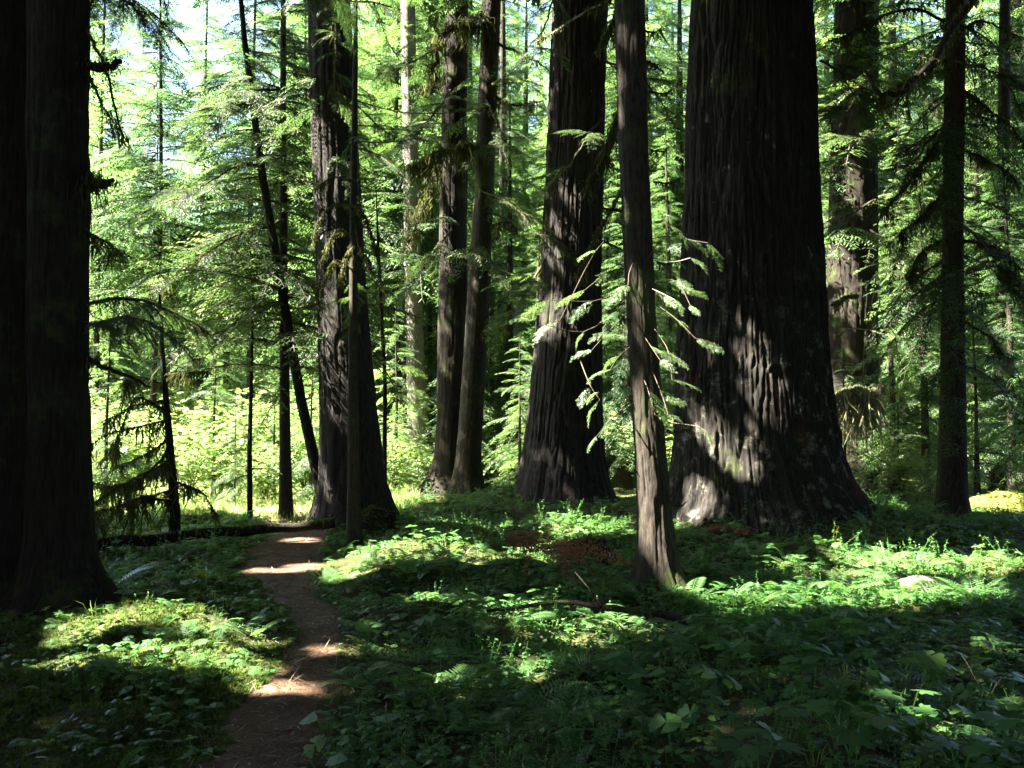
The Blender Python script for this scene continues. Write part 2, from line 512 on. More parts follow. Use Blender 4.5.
for py in range(40, 240, 40): lit_point(619, py, 9.0, 0.11, 0.16)
for py in range(170, 500, 60): lit_point(318 + (py - 150) * 0.01, py, 15, 0.12)
for px, py, r in [(733, 335, .36), (742, 355, .36), (768, 375, .4), (738, 312, .3), (752, 395, .36), (772, 412, .34), (786, 440, .26), (700, 345, .22), (700, 505, .16), (762, 440, .24), (790, 480, .2)]:
    lit_point(px, py, 14.7 if px > 725 else 15.1, r * .46, r * .3)
for px, py, r in [(545, 350, .3), (590, 290, .3), (600, 400, .35), (655, 300, .3), (715, 240, .2), (560, 320, .3), (640, 370, .25), (605, 450, .2), (715, 425, .15), (700, 310, .2)]:
    lit_point(px, py, 8.3, r)
for px, py, d, r in [(850, 430, 20.9, .8), (850, 405, 20.9, .7), (895, 480, 20.9, .9), (930, 470, 20.9, .7), (880, 500, 18.5, .6), (880, 470, 20.9, .7), (905, 450, 20.9, .8), (1005, 492, 18.5, .32), (450, 250, 20.3, .5), (870, 120, 18, .8), (850, 150, 18, .8), (340, 60, 14.3, .5), (330, 250, 12.3, .4), (560, 20, 10, .4), (150, 325, 9.2, .3), (185, 335, 9.5, .25),
                   (340, 110, 14.3, .4), (955, 250, 17, .3), (520, 555, 9.3, .35), (545, 570, 9.0, .3), (960, 60, 15, .5), (850, 330, 18, .5), (600, 120, 10.5, .25), (595, 180, 10.5, .25)]:
    lit_point(px, py, d, r)
for py in range(240, 500, 50): lit_point(414, py, 25, .7)
rl = np.random.default_rng(17)
for _ in range(15):
    lit_point(rl.uniform(105, 300), rl.uniform(60, 360), rl.uniform(14.3, 16), rl.uniform(.35, .7))
for _ in range(7):
    lit_point(rl.uniform(390, 530), rl.uniform(40, 330), rl.uniform(17.8, 18.6), rl.uniform(.2, .35))
for _ in range(26):
    lit_point(rl.uniform(840, 1030), rl.uniform(60, 470), rl.uniform(20.5, 30), rl.uniform(.6, 1.1))
# the clearing and everything behind it stands in open sun
HOLES.append((-6.5, 19.6, 5.0, 3.2))
HOLES = np.array(HOLES)


def in_hole(P):
    q = proj(P)
    wob = 0.88 + 1.5 * (fbm(q[:, 0] * 2.6, q[:, 1] * 2.6, seed=21) - 0.5)
    big = np.zeros(len(q), bool)
    m = np.zeros(len(q), bool)
    for cx, cy_, rx, ry in HOLES:
        m |= (1.05 ** 2 > ((q[:, 0] - cx) / rx) ** 2 + ((q[:, 1] - cy_) / ry) ** 2) if rx > 2 else ((q[:, 0] - cx) / rx) ** 2 + ((q[:, 1] - cy_) / ry) ** 2 < wob ** 2
    return m


# ------------------------------------------------------------------ foliage building blocks
def make_bough(rng, L=2.0, nsec=16, leaf=0.07, lw=0.014, droop=0.18, wid=0.34, spacing=0.55, sway=0.06):
    """a flat conifer bough along +X: (leaf quads, leaf tints, stem polylines)"""
    Q, Tn, stems = [], [], []
    u = np.linspace(0, 1, 9)
    ph = rng.uniform(0, 6)
    main = np.stack([L * u, sway * L * np.sin(u * 4 + ph) * u, 0.05 * L * np.sin(u * 3) - droop * L * u ** 2], -1)
    stems.append((main, np.linspace(0.011 * L, 0.002 * L, 9)))

    def mp(uu):
        return np.stack([np.interp(uu, u, main[:, k]) for k in range(3)], -1)

    def leaflets(P, T, ln, t0):
        n = len(P)
        for sd in (-1, 1):
            ang = sd * rng.uniform(0.75, 1.15, n)
            c, s_ = np.cos(ang), np.sin(ang)
            D = np.stack([T[:, 0] * c - T[:, 1] * s_, T[:, 0] * s_ + T[:, 1] * c, T[:, 2] - rng.uniform(0.0, 0.35, n)], -1)
            D /= np.linalg.norm(D, axis=1)[:, None]
            W = np.cross(D, [0, 0, 1.0]); W /= np.linalg.norm(W, axis=1)[:, None] + 1e-9
            W = W + rng.normal(0, 0.35, (n, 1)) * np.array([[0, 0, 1.0]])
            l = ln * rng.uniform(0.65, 1.1, n)[:, None]
            w = lw * l / leaf * 1.0
            Q.append(np.stack([P, P + D * l * 0.45 + W * w, P + D * l, P + D * l * 0.45 - W * w], 1))
            Tn.append(t0 + rng.normal(0, 0.06, n))

    for k in range(nsec):
        uu = 0.08 + 0.92 * (k + rng.uniform(0, .6)) / nsec
        uu = min(uu, 0.99)
        for sd in (-1, 1):
            if rng.random() < 0.1:
                continue
            prof = min(1, 0.45 + 1.6 * uu) * (1 - uu) ** 0.75 + 0.08
            sl = L * wid * prof * rng.uniform(0.7, 1.2)
            ang = sd * rng.uniform(0.75, 1.15)
            b = mp(np.array([uu]))[0]
            m = max(3, int(sl / (leaf * spacing)))
            t = np.linspace(0.06, 1, m)
            P = b + np.stack([np.cos(ang - sd * .25 * t) * sl * t, np.sin(ang - sd * .25 * t) * sl * t, -(rng.uniform(0.15, .4)) * sl * t ** 1.6], -1)
            T = np.gradient(P, axis=0); T /= np.linalg.norm(T, axis=1)[:, None] + 1e-9
            leaflets(P, T, leaf * (0.6 + 0.5 * (1 - t))[:, None], 0.42 + 0.22 * t)
            stems.append((np.vstack([b[None], P[[m // 2, m - 1]]]), np.array([0.004 * L, 0.0025 * L, 0.001 * L])))
    t = np.linspace(0.15, 1, max(6, int(L / (leaf * 0.8))))
    P = mp(t); T = np.gradient(P, axis=0); T /= np.linalg.norm(T, axis=1)[:, None]
    leaflets(P, T, np.full((len(t), 1), leaf * .8), 0.5)
    return np.vstack(Q), np.concatenate(Tn), stems


RB = np.random.default_rng(11)
BOUGH_FINE = [make_bough(RB, 1.0, 15, 0.055, 0.0065, dr, 0.40, 0.42) for dr in (0.15, 0.3, 0.45, 0.22)]
BOUGH_MID = [make_bough(RB, 1.0, 13, 0.075, 0.0085, dr, 0.38, 0.42) for dr in (0.12, 0.25, 0.4, 0.55, 0.3)]
BOUGH_COARSE = [make_bough(RB, 1.0, 7, 0.13, 0.03, dr, 0.40, 0.55) for dr in (0.15, 0.3, 0.45)]


def stamp(geo, bset, pos, yaw, pitch, roll, scale, rng, leafmat=1, stemmat=0, carve=False, stems=True, tint=None, keep=1.0, wscale=None):
    pos = np.asarray(pos, float)
    k = len(pos)
    R = rot(np.asarray(yaw, float), np.asarray(pitch, float), np.asarray(roll, float))
    which = rng.integers(0, len(bset), k)
    tb = rng.normal(0, 0.13, k) if tint is None else np.asarray(tint) + rng.normal(0, 0.05, k)
    sc = np.asarray(scale, float)
    for b in range(len(bset)):
        idx = np.where(which == b)[0]
        if not len(idx):
            continue
        Q, Tn, st = bset[b]
        W = np.einsum('kij,nqj->knqi', R[idx], Q) * sc[idx][:, None, None, None] + pos[idx][:, None, None, :]
        T = Tn[None] + tb[idx][:, None]
        W = W.reshape(-1, 4, 3); T = T.ravel()
        msk = np.ones(len(W), bool)
        if keep < 1:
            msk &= rng.random(len(W)) < keep
        if carve:
            msk &= ~(in_hole(W[:, 0]) | in_hole(W[:, 2]) | in_hole((W[:, 1] + W[:, 3]) / 2))
        geo.quads(W[msk], leafmat, np.clip(T[msk], 0.02, 0.98))
        if stems:
            for i in idx:
                lst = st if stems == 'all' else st[:1]
                for P, r in lst:
                    PW = P @ R[i].T * sc[i] + pos[i]
                    if carve and in_hole(PW).any():
                        continue
                    geo.tube(PW, r * sc[i] * 0.9, 4, stemmat, cap=False)


def moss_strands(geo, P, dens, length, width, rng, mat=0, spread=0.03):
    """ragged strands hanging from a polyline"""
    P = np.asarray(P, float)
    seg = np.linalg.norm(np.diff(P, axis=0), axis=1)
    n = int(seg.sum() * dens * 1.5)
    if n < 1:
        return
    cum = np.append(0, np.cumsum(seg))
    t = rng.uniform(0, cum[-1], n)
    B = np.stack([np.interp(t, cum, P[:, k]) for k in range(3)], -1)
    clump = 0.15 + 2.2 * vnoise(t * 4, t * 0, seed=int(rng.integers(1e6))) ** 2.2
    l = length * (0.12 + 0.88 * rng.random(n) ** 1.8) * clump
    th = rng.uniform(0, 2 * math.pi, n)
    W = np.stack([np.cos(th), np.sin(th), 0.3 * rng.normal(0, 1, n)], -1) * (width * rng.uniform(0.3, 0.9, n))[:, None]
    off = rng.normal(0, spread, (n, 3)); off[:, 2] = np.abs(off[:, 2]) * 0.6
    D = np.stack([rng.normal(0, .3, n), rng.normal(0, .3, n), -np.ones(n)], -1) * l[:, None]
    A = B + off
    K = rng.normal(0, .16, (n, 3)) * l[:, None]
    tn = np.clip(rng.normal(0.5, 0.2, n), 0, 1)
    mid, end = A + D * .5 + K, A + D + rng.normal(0, .12, (n, 3)) * l[:, None]
    geo.quads(np.stack([A - W * .5, mid - W, mid + W, A + W * .5], 1), mat, tn)
    geo.quads(np.stack([mid - W, end - W * .15, end + W * .15, mid + W], 1), mat, tn)


# ------------------------------------------------------------------ trunks
TRUNK_DISCS = []


def trunk_geo(C, R, seg=48, dz=0.08, fine_top=11.0, ridge=0.0, rf=6.0, rz=0.8, flare=0.0, flare_h=0.6, lobes=5, wob=0.04, seed=1, z_ground=0.0):
    """C: centres with ascending z, R: radii"""
    C, R = np.asarray(C, float), np.asarray(R, float)
    z0, z1 = C[0, 2], C[-1, 2]
    zs = np.arange(z0, min(fine_top, z1), dz)
    if z1 > fine_top:
        zs = np.append(zs, np.arange(fine_top, z1, 0.7))
    zs = np.append(zs, z1)
    cx, cy_, rr = np.interp(zs, C[:, 2], C[:, 0]), np.interp(zs, C[:, 2], C[:, 1]), np.interp(zs, C[:, 2], R)
    th = np.linspace(0, 2 * math.pi, seg, endpoint=False)
    ZZ, TH = np.meshgrid(zs, th, indexing='ij')
    RR = np.repeat(rr[:, None], seg, 1)
    ct, st = np.cos(TH), np.sin(TH)
    r = RR * (1 + wob * 2 * (fbm(ct * 1.2 + 5, st * 1.2, ZZ * .35, seed=seed) - .5))
    if flare > 0:
        hh = np.clip(ZZ - z_ground, -0.2, None)
        lob = 0.55 + 0.9 * vnoise(ct * lobes / 3 + 9, st * lobes / 3, hh * 0.25, seed=seed + 3)
        r = r + flare * np.exp(-hh / flare_h) * lob
    if ridge > 0:
        wp = (fbm(ct * RR * 2.5, st * RR * 2.5, ZZ * 1.1, seed=seed + 5) - .5) * 0.9
        n = vnoise(ct * RR * rf + wp, st * RR * rf + wp, ZZ * rz, seed=seed + 7)
        n2 = vnoise(ct * RR * rf * 2.1 + wp, st * RR * rf * 2.1 - wp, ZZ * rz * 2.2, seed=seed + 8)
        n3 = vnoise(ct * RR * rf * 1.2, st * RR * rf * 1.2, ZZ * rz * 7 + wp * 2, seed=seed + 9)
        h = np.clip(np.abs(2 * n - 1) * 3.2, 0, 1) * (0.55 + .45 * np.clip(np.abs(2 * n2 - 1) * 3.5, 0, 1)) * (0.8 + .2 * np.clip(np.abs(2 * n3 - 1) * 5, 0, 1))
        fib = vnoise(ct * RR * 42, st * RR * 42, ZZ * 2.2, seed=seed + 12) - .5
        r = r + ridge * .28 * fib + ridge * (.55 + .9 * fbm(ct * RR * 1.6, st * RR * 1.6, ZZ * .5, seed=seed + 14)) * (h - 0.6) + ridge * 0.3 * (fbm(ct * RR * 22, st * RR * 22, ZZ * 7, seed=seed + 4, oct=2) - .5)
    V = np.stack([cx[:, None] + r * ct, cy_[:, None] + r * st, ZZ], -1).reshape(-1, 3)
    n = len(zs)
    i, j = np.meshgrid(np.arange(n - 1), np.arange(seg), indexing='ij')
    a = i * seg + j; b = i * seg + (j + 1) % seg
    Fq = np.stack([a, b, b + seg, a + seg], -1).reshape(-1, 4)
    g = Geo()
    g.indexed(V, Fq)
    top = np.append(V[-seg:], [[cx[-1], cy_[-1], z1 + rr[-1]]], 0)
    jj = np.arange(seg)
    g.indexed(top, np.stack([jj, (jj + 1) % seg, np.full(seg, seg)], -1))
    return g


def px_trunk(d, rows, top_z=24.0, top_r=None):
    """rows (py, left px, right px) from the base up -> centres and radii"""
    C, R = [], []
    for py, l, r in rows:
        p = at((l + r) / 2, py, d)
        C.append(p); R.append((r - l) / 2 * d / F_PX)
    C, R = np.array(C), np.array(R)
    o = np.argsort(C[:, 2]); C, R = C[o], R[o]
    lean = (C[-1] - C[max(0, len(C) - 2)]); lean = lean / max(lean[2], .01)
    if C[-1, 2] < top_z:
        C = np.vstack([C, C[-1] + lean * 0.7 * (top_z - C[-1, 2])]); C[-1, 2] = top_z
        R = np.append(R, R[-1] * 0.35 if top_r is None else top_r)
    zg = gz(C[0, 0], C[0, 1])
    b = C[0].copy(); b[2] = min(zg, C[0, 2]) - 0.35
    C = np.vstack([b, C]); R = np.append(R[0], R)
    return C, R, zg


def make_tree(name, label, d, rows, mat, top_z=24.0, group=None, cat="tree", top_r=None, **kw):
    C, R, zg = px_trunk(d, rows, top_z, top_r)
    base = (C[0, 0], C[0, 1], zg)
    root = thing(name, label, cat, base, group)
    g = trunk_geo(C, R, z_ground=zg, **kw)
    g.build("trunk", mat, root, smooth=kw.get('seg', 0) < 250, loc=base)
    TRUNK_DISCS.append((base[0], base[1], R[0] + kw.get('flare', 0) * 0.6))
    return dict(root=root, base=np.array(base), C=C, R=R)


def axis_at(t, z):
    return np.array([np.interp(z, t['C'][:, 2], t['C'][:, 0]), np.interp(z, t['C'][:, 2], t['C'][:, 1]), z])


def crown(t, z0, z1, n, L0, L1, bset, mat, rng, pitch=(-0.25, 0.15), carve=True, keep=1.0, yaw=None, stems=True, name="crown", bark='twig', tint=None):
    z = rng.uniform(z0, z1, n)
    yw = rng.uniform(0, 2 * math.pi, n) if yaw is None else rng.uniform(yaw[0], yaw[1], n)
    f = (z - z0) / max(z1 - z0, .01)
    L = (L0 + (L1 - L0) * f) * rng.uniform(0.6, 1.15, n)
    P = np.array([axis_at(t, zz) for zz in z])
    g = Geo()
    stamp(g, bset, P, yw, rng.uniform(pitch[0], pitch[1], n), rng.normal(0, .25, n), L, rng, carve=carve, stems=stems, keep=keep, tint=tint)
    return g.build(name, [M[bark], M[mat]], t['root'], loc=t['base'])


def branch(t, pts, r0, r1, moss=0, mlen=0.15, mwid=0.012, rng=RNG, mat='twig', label=None, boughs=None, n=14, mmat='hangmoss'):
    """one limb through pixel points (px, py, d); moss and side sprays become its sub-parts"""
    P = smoothcurve([at(*p) for p in pts], n)
    ln_ = np.linalg.norm(P[-1] - P[0])
    P = P + rng.normal(0, 0.35, P.shape) * r0 + np.cumsum(rng.normal(0, .012 * ln_, P.shape), 0) * np.linspace(0, 1, n)[:, None]
    g = Geo()
    g.tube(P, np.linspace(r0, r1, n), 6)
    o = g.build("branch", M[mat], t['root'], smooth=True, loc=t['base'])
    if label: o["label"] = label
    if moss:
        g = Geo()
        moss_strands(g, P, moss, mlen, mwid, rng, spread=r0 * 1.2)
        m = g.build("moss", M[mmat], o, loc=t['base'])
    if boughs:
        bset, k, L, bm, pit = boughs
        tt_ = rng.uniform(0.2, 1.0, k)
        i = np.clip((tt_ * (n - 1)).astype(int), 0, n - 2)
        D = P[i + 1] - P[i]
        yaw = np.arctan2(D[:, 1], D[:, 0]) + rng.choice([-1, 1], k) * rng.uniform(0.3, 1.1, k)
        g = Geo()
        stamp(g, bset, P[i], yaw, rng.uniform(pit[0], pit[1], k), rng.normal(0, .3, k), L * rng.uniform(.5, 1.1, k), rng, stems='all', carve=False)
        g.build("foliage", [M['twig'], M[bm]], o, loc=t['base'])
    return o


rng = np.random.default_rng(23)
T = {}
BIG = dict(seg=180, dz=0.06)
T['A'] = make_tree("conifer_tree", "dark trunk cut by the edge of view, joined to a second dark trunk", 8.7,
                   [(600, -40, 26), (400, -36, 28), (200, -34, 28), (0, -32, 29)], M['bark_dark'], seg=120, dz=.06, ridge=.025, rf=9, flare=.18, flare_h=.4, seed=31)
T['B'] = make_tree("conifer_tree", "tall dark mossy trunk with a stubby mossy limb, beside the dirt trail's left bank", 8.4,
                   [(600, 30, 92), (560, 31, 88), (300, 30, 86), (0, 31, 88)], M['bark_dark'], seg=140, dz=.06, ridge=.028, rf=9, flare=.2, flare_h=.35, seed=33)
T['E'] = make_tree("conifer_tree", "thick straight trunk with fine furrowed bark rising where the trail meets the fallen log", 15.0,
                   [(525, 322, 384), (470, 321, 382), (380, 320, 373), (300, 317, 366), (150, 312, 358), (0, 308, 350)], M['bark_fir'], seg=160, dz=.06, ridge=.03, rf=9, flare=.28, flare_h=.45, seed=35)
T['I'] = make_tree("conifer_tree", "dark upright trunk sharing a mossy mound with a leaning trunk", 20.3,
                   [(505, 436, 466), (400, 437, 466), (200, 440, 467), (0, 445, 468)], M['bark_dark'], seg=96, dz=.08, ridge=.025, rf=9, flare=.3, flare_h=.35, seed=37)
T['J'] = make_tree("conifer_tree", "slender trunk leaning right from the mound of a dark upright trunk", 19.6,
                   [(505, 453, 478), (400, 460, 484), (300, 467, 490), (200, 474, 493), (0, 482, 501)], M['bark_thin'], seg=72, dz=.08, ridge=.012, rf=12, flare=.15, flare_h=.3, seed=39)
T['L'] = make_tree("old_growth_tree", "broad furrowed trunk lit along one edge, second thickest of the forest", 19.0,
                   [(510, 522, 600), (440, 528, 600), (300, 540, 600), (150, 548, 603), (0, 553, 608)], M['bark_fir'], seg=300, dz=.045, ridge=.06, rf=10, rz=.5, flare=.3, flare_h=.7, seed=41)
T['M'] = make_tree("conifer_tree", "slim smooth trunk standing nearest, with sunlit sprays of needles around it", 9.0,
                   [(585, 642, 677), (480, 636, 668), (300, 626, 655), (150, 619, 648), (0, 615, 644)], M['bark_thin'], seg=140, dz=.03, ridge=.016, rf=16, rz=1.5, flare=.16, flare_h=.22, seed=43, top_z=20)
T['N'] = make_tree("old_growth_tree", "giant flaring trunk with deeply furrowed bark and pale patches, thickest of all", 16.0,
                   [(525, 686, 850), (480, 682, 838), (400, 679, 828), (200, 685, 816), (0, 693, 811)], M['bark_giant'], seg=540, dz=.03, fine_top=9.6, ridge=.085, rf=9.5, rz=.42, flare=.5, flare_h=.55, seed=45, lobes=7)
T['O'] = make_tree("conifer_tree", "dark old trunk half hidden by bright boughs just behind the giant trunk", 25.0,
                   [(480, 829, 877), (300, 828, 876), (150, 832, 876), (0, 836, 878)], M['bark_dark'], seg=120, dz=.08, ridge=.05, rf=6, flare=.2, seed=47, top_z=30)  # dark bark puts the shade on this trunk into its colour
T['P'] = make_tree("conifer_tree", "slim straight trunk hung with drooping mossy limbs, beside the moss covered rock", 17.0,
                   [(518, 938, 966), (400, 941, 965), (250, 943, 963), (0, 946, 965)], M['bark_thin'], seg=72, dz=.07, ridge=.012, rf=12, flare=.1, flare_h=.3, seed=49)
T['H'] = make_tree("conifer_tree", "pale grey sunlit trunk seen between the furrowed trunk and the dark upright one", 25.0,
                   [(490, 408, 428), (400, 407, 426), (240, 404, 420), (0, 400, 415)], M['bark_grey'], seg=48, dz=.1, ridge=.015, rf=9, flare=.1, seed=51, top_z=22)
T['D'] = make_tree("conifer_tree", "thin straight hemlock behind the log, crossed by a leaning thin trunk", 16.2,
                   [(527, 280, 292), (300, 279, 288), (100, 280, 286), (0, 281, 286)], M['bark_thin'], seg=24, dz=.1, ridge=.004, rf=15, flare=.04, seed=53, top_z=13, top_r=.02)
T['C'] = make_tree("conifer_tree", "thin dark trunk leaning left across the straight hemlock behind the log", 15.6,
                   [(505, 319, 330), (400, 296, 306), (300, 279, 288), (180, 259, 267), (45, 242, 248)], M['bark_dark'], seg=24, dz=.1, ridge=.004, rf=15, flare=.04, seed=55, top_z=10.5, top_r=.02)
T['F'] = make_tree("sapling", "thin mossy stem with drooping moss hung twigs in front of the furrowed trunk", 12.4,
                   [(548, 348, 360), (400, 348, 358), (200, 350, 357), (50, 353, 358)], M['bark_thin'], seg=20, dz=.08, ridge=.006, rf=20, flare=.05, seed=57, top_z=8, top_r=.01)
T['G'] = make_tree("sapling", "bare pencil thin dark stem between the furrowed trunk and the pale grey one", 18.0,
                   [(485, 382, 387), (380, 383, 387), (270, 377, 381)], M['bark_dark'], seg=12, dz=.15, seed=59, top_z=6.5, top_r=.008)
for k, (px, w, d, tx, lab) in enumerate([(484, 8, 30, 486, "reddish pole trunk, first of three poles between the leaning trunk and the broad furrowed one"),
                                         (492, 5, 31, 493, "thinnest of three poles between the leaning trunk and the broad furrowed one"),
                                         (500, 7, 29, 503, "last of three poles, next to the broad furrowed trunk")]):
    T['K%d' % k] = make_tree("pole_tree", lab, d, [(485, px - w / 2, px + w / 2), (250, (px + tx) / 2 - w / 2.2, (px + tx) / 2 + w / 2.2), (0, tx - w / 2.8, tx + w / 2.8)],
                             M['bark_thin'], seg=14, dz=.3, seed=61 + k, top_z=17, top_r=.03, group="thin pole trunks in the background")
T['Q'] = make_tree("conifer_tree", "narrow grey trunk in the shade beyond the moss covered rock", 24.0,
                   [(488, 994, 1009), (300, 996, 1009), (60, 999, 1010), (0, 1000, 1010)], M['bark_thin'], seg=32, dz=.12, ridge=.01, rf=10, flare=.1, seed=65, top_z=20)
T['R'] = make_tree("sapling", "crooked dark sapling with moss draped limbs behind the fallen log", 13.2,
                   [(515, 171, 179), (440, 166, 173), (370, 161, 166)], M['bark_dark'], seg=16, dz=.1, flare=.04, seed=67, top_z=3.6, top_r=.015)
T['S'] = make_tree("sapling", "thin sapling standing alone just behind the log near the trail", 15.5,
                   [(527, 247, 253), (450, 247, 252), (390, 249, 253)], M['bark_dark'], seg=12, dz=.15, seed=69, top_z=4.2, top_r=.01)

# ------------------------------------------------------------------ crowns high above the frame and boughs inside it
for k, z0, z1, n, L in [('A', 9.5, 22, 45, 3.6), ('B', 9.5, 22, 50, 3.6), ('E', 13, 24, 55, 3.4), ('I', 12.5, 24, 45, 3.2), ('J', 12.5, 22, 34, 2.6), ('L', 12.5, 26, 60, 3.8),
                        ('N', 13, 26, 70, 4.4), ('M', 9, 19, 34, 2.4), ('O', 15, 28, 45, 3.6), ('P', 9.5, 22, 40, 2.8)]:
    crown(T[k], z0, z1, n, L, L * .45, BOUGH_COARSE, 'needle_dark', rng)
crown(T['D'], 2.2, 12.5, 100, 2.9, 0.7, BOUGH_MID, 'needle', rng, pitch=(-0.3, 0.25), carve=False, stems='all')
crown(T['C'], 3.4, 10.3, 60, 2.5, 0.7, BOUGH_MID, 'needle', rng, pitch=(-0.4, 0.15), carve=False, stems='all')
crown(T['S'], 0.8, 4.2, 26, 0.9, 0.25, BOUGH_MID, 'needle', rng, carve=False, stems='all')
crown(T['R'], 2.2, 3.6, 7, .8, 0.35, BOUGH_MID, 'needle', rng, pitch=(-0.8, 0.1), carve=False, stems='all')
crown(T['H'], 3.6, 21, 80, 2.0, 1.2, BOUGH_MID, 'needle', rng, carve=False)
crown(T['Q'], 2.0, 19, 110, 2.8, 1.4, BOUGH_MID, 'needle_dark', rng, carve=False)
crown(T['P'], 2.3, 9.5, 52, 2.1, 1.8, BOUGH_MID, 'needle_dark', rng, pitch=(-0.75, -0.2), carve=False, stems='all', name="low_boughs")
crown(T['O'], 7.0, 15, 34, 3.0, 3.0, BOUGH_MID, 'needle', rng, pitch=(-0.4, 0.1), carve=False, yaw=(math.pi, 2 * math.pi), name="low_boughs", tint=np.full(34, .22))
crown(T['J'], 5.0, 12.5, 14, 1.8, 1.8, BOUGH_MID, 'needle', rng, pitch=(-0.5, 0.1), carve=False, stems='all', name="low_boughs")
crown(T['I'], 6.0, 12.5, 14, 1.8, 1.8, BOUGH_MID, 'needle_dark', rng, pitch=(-0.6, 0.0), carve=False, stems='all', name="low_boughs")
crown(T['E'], 6.3, 11, 14, 1.5, 1.8, BOUGH_FINE, 'needle', rng, pitch=(-0.8, -0.2), carve=False, stems='all', name="low_boughs", yaw=(math.pi * 1.1, math.pi * 1.9))
crown(T['F'], 2.9, 7.8, 18, 0.8, 0.5, BOUGH_FINE, 'needle', rng, pitch=(-0.8, 0.0), carve=False, stems='all')

# single limbs: left trunk
tb = T['B']
FN = BOUGH_FINE
branch(tb, [(86, 66, 8.4), (105, 68, 8.3), (126, 62, 8.2)], .05, .025, moss=420, mlen=.16, rng=rng, mat='bark_dark')
branch(tb, [(86, 175, 8.4), (98, 185, 8.3), (112, 178, 8.2)], .045, .02, moss=520, mlen=.32, rng=rng, mat='bark_dark')
branch(tb, [(86, 30, 8.4), (100, 60, 8.5), (112, 110, 8.6), (124, 140, 8.6)], .018, .006, moss=180, mlen=.12, rng=rng)
branch(tb, [(86, 70, 8.4), (104, 110, 8.3), (116, 145, 8.3)], .016, .006, moss=160, mlen=.12, rng=rng)
branch(tb, [(84, 305, 8.4), (120, 300, 8.8), (165, 312, 9.3), (205, 335, 9.7)], .022, .006, moss=60, mlen=.1, rng=rng, boughs=(FN, 46, .5, 'needle', (-0.8, 0.1)))
branch(tb, [(84, 330, 8.4), (115, 318, 8.2), (150, 322, 8.1), (180, 340, 8.1)], .02, .006, moss=60, mlen=.1, rng=rng, boughs=(FN, 36, .45, 'needle', (-0.8, 0.1)))
branch(tb, [(86, 358, 8.4), (115, 372, 8.5), (150, 385, 8.8)], .028, .01, moss=140, mlen=.14, rng=rng, mat='bark_dark')
branch(tb, [(84, 230, 8.4), (100, 238, 8.6), (125, 255, 9.0)], .02, .006, moss=140, mlen=.25, rng=rng, boughs=(FN, 6, .5, 'needle', (-0.7, -0.1)))
branch(tb, [(86, -30, 8.4), (120, -10, 9.0), (150, 25, 9.6)], .03, .008, moss=160, mlen=.2, rng=rng, boughs=(FN, 14, .9, 'needle_dark', (-0.8, -0.2)))
branch(tb, [(86, -60, 8.4), (190, -40, 9.0), (300, -15, 9.6), (390, 5, 10)], .03, .008, moss=50, mlen=.15, rng=rng, boughs=(FN, 26, .8, 'needle_dark', (-0.9, -0.2)))
tr = T['R']
for pts in [[(168, 400, 13.2), (140, 395, 13.2), (100, 412, 13.0)], [(168, 420, 13.2), (130, 430, 13), (88, 452, 12.8)], [(170, 450, 13.2), (135, 458, 13), (95, 480, 12.8)],
            [(172, 470, 13.2), (140, 478, 13), (110, 500, 12.6), (100, 525, 12.5)], [(170, 480, 13.2), (190, 492, 13), (208, 505, 13)], [(172, 500, 13.2), (150, 512, 13), (120, 540, 12.6)], [(166, 400, 13.2), (185, 405, 13.2), (200, 420, 13.3)], [(166, 410, 13.2), (145, 412, 13), (118, 432, 12.8), (92, 436, 12.6)], [(168, 440, 13.2), (145, 444, 13), (112, 464, 12.8)], [(170, 462, 13.2), (150, 468, 12.9), (125, 490, 12.6), (98, 502, 12.4)],
            [(172, 490, 13.2), (146, 496, 12.8), (115, 518, 12.4), (92, 520, 12.2)], [(168, 430, 13.2), (190, 440, 13), (215, 462, 12.9)], [(170, 455, 13.2), (195, 462, 13), (222, 485, 12.9)], [(165, 385, 13.2), (140, 375, 13.1), (110, 382, 12.9)], [(165, 375, 13.2), (190, 372, 13.2), (215, 385, 13.2)]]:
    if rng.random() < .22: continue
    pts = [pts[0]] + [(a_ + rng.normal(0, 9), b_ + rng.normal(0, 9), c_ + rng.normal(0, .25)) for a_, b_, c_ in pts[1:]]
    branch(tr, pts, .018, .007, moss=150, mlen=.4, mwid=.016, rng=rng, mat='bark_dark', boughs=(BOUGH_MID, 6, .6, 'needle', (-1.0, .1)) if rng.random() < .6 else None)
# drooping mossy twigs round the stem in front of the furrowed trunk
tf = T['F']
for pts in [[(354, 205, 12.4), (335, 205, 12.2), (318, 220, 12.1), (309, 245, 12.1)], [(354, 235, 12.4), (335, 232, 12.1), (322, 262, 12), (316, 300, 12)], [(354, 200, 12.4), (368, 225, 12.3), (376, 262, 12.2), (380, 296, 12.2)],
            [(354, 225, 12.4), (362, 250, 12.2), (374, 275, 12.1)], [(354, 270, 12.4), (336, 262, 12.1), (326, 285, 12), (322, 320, 12)], [(354, 180, 12.4), (332, 178, 12.2), (316, 190, 12.1)], [(354, 245, 12.4), (345, 262, 12), (340, 290, 11.9)]]:
    branch(tf, pts, .016, .006, moss=230, mlen=.10, mwid=.012, rng=rng)
for pts in [[(354, 100, 12.4), (400, 112, 12.6), (450, 113, 12.8), (500, 112, 13)], [(354, 125, 12.4), (400, 130, 12.6), (440, 138, 12.8)], [(354, 142, 12.4), (390, 142, 12.6), (425, 135, 12.8)], [(354, 160, 12.4), (370, 172, 12.6), (400, 182, 12.8)]]:
    branch(tf, pts, .009, .003, moss=25, mlen=.06, rng=rng, boughs=(FN, 6, .35, 'needle', (-0.5, 0.1)))
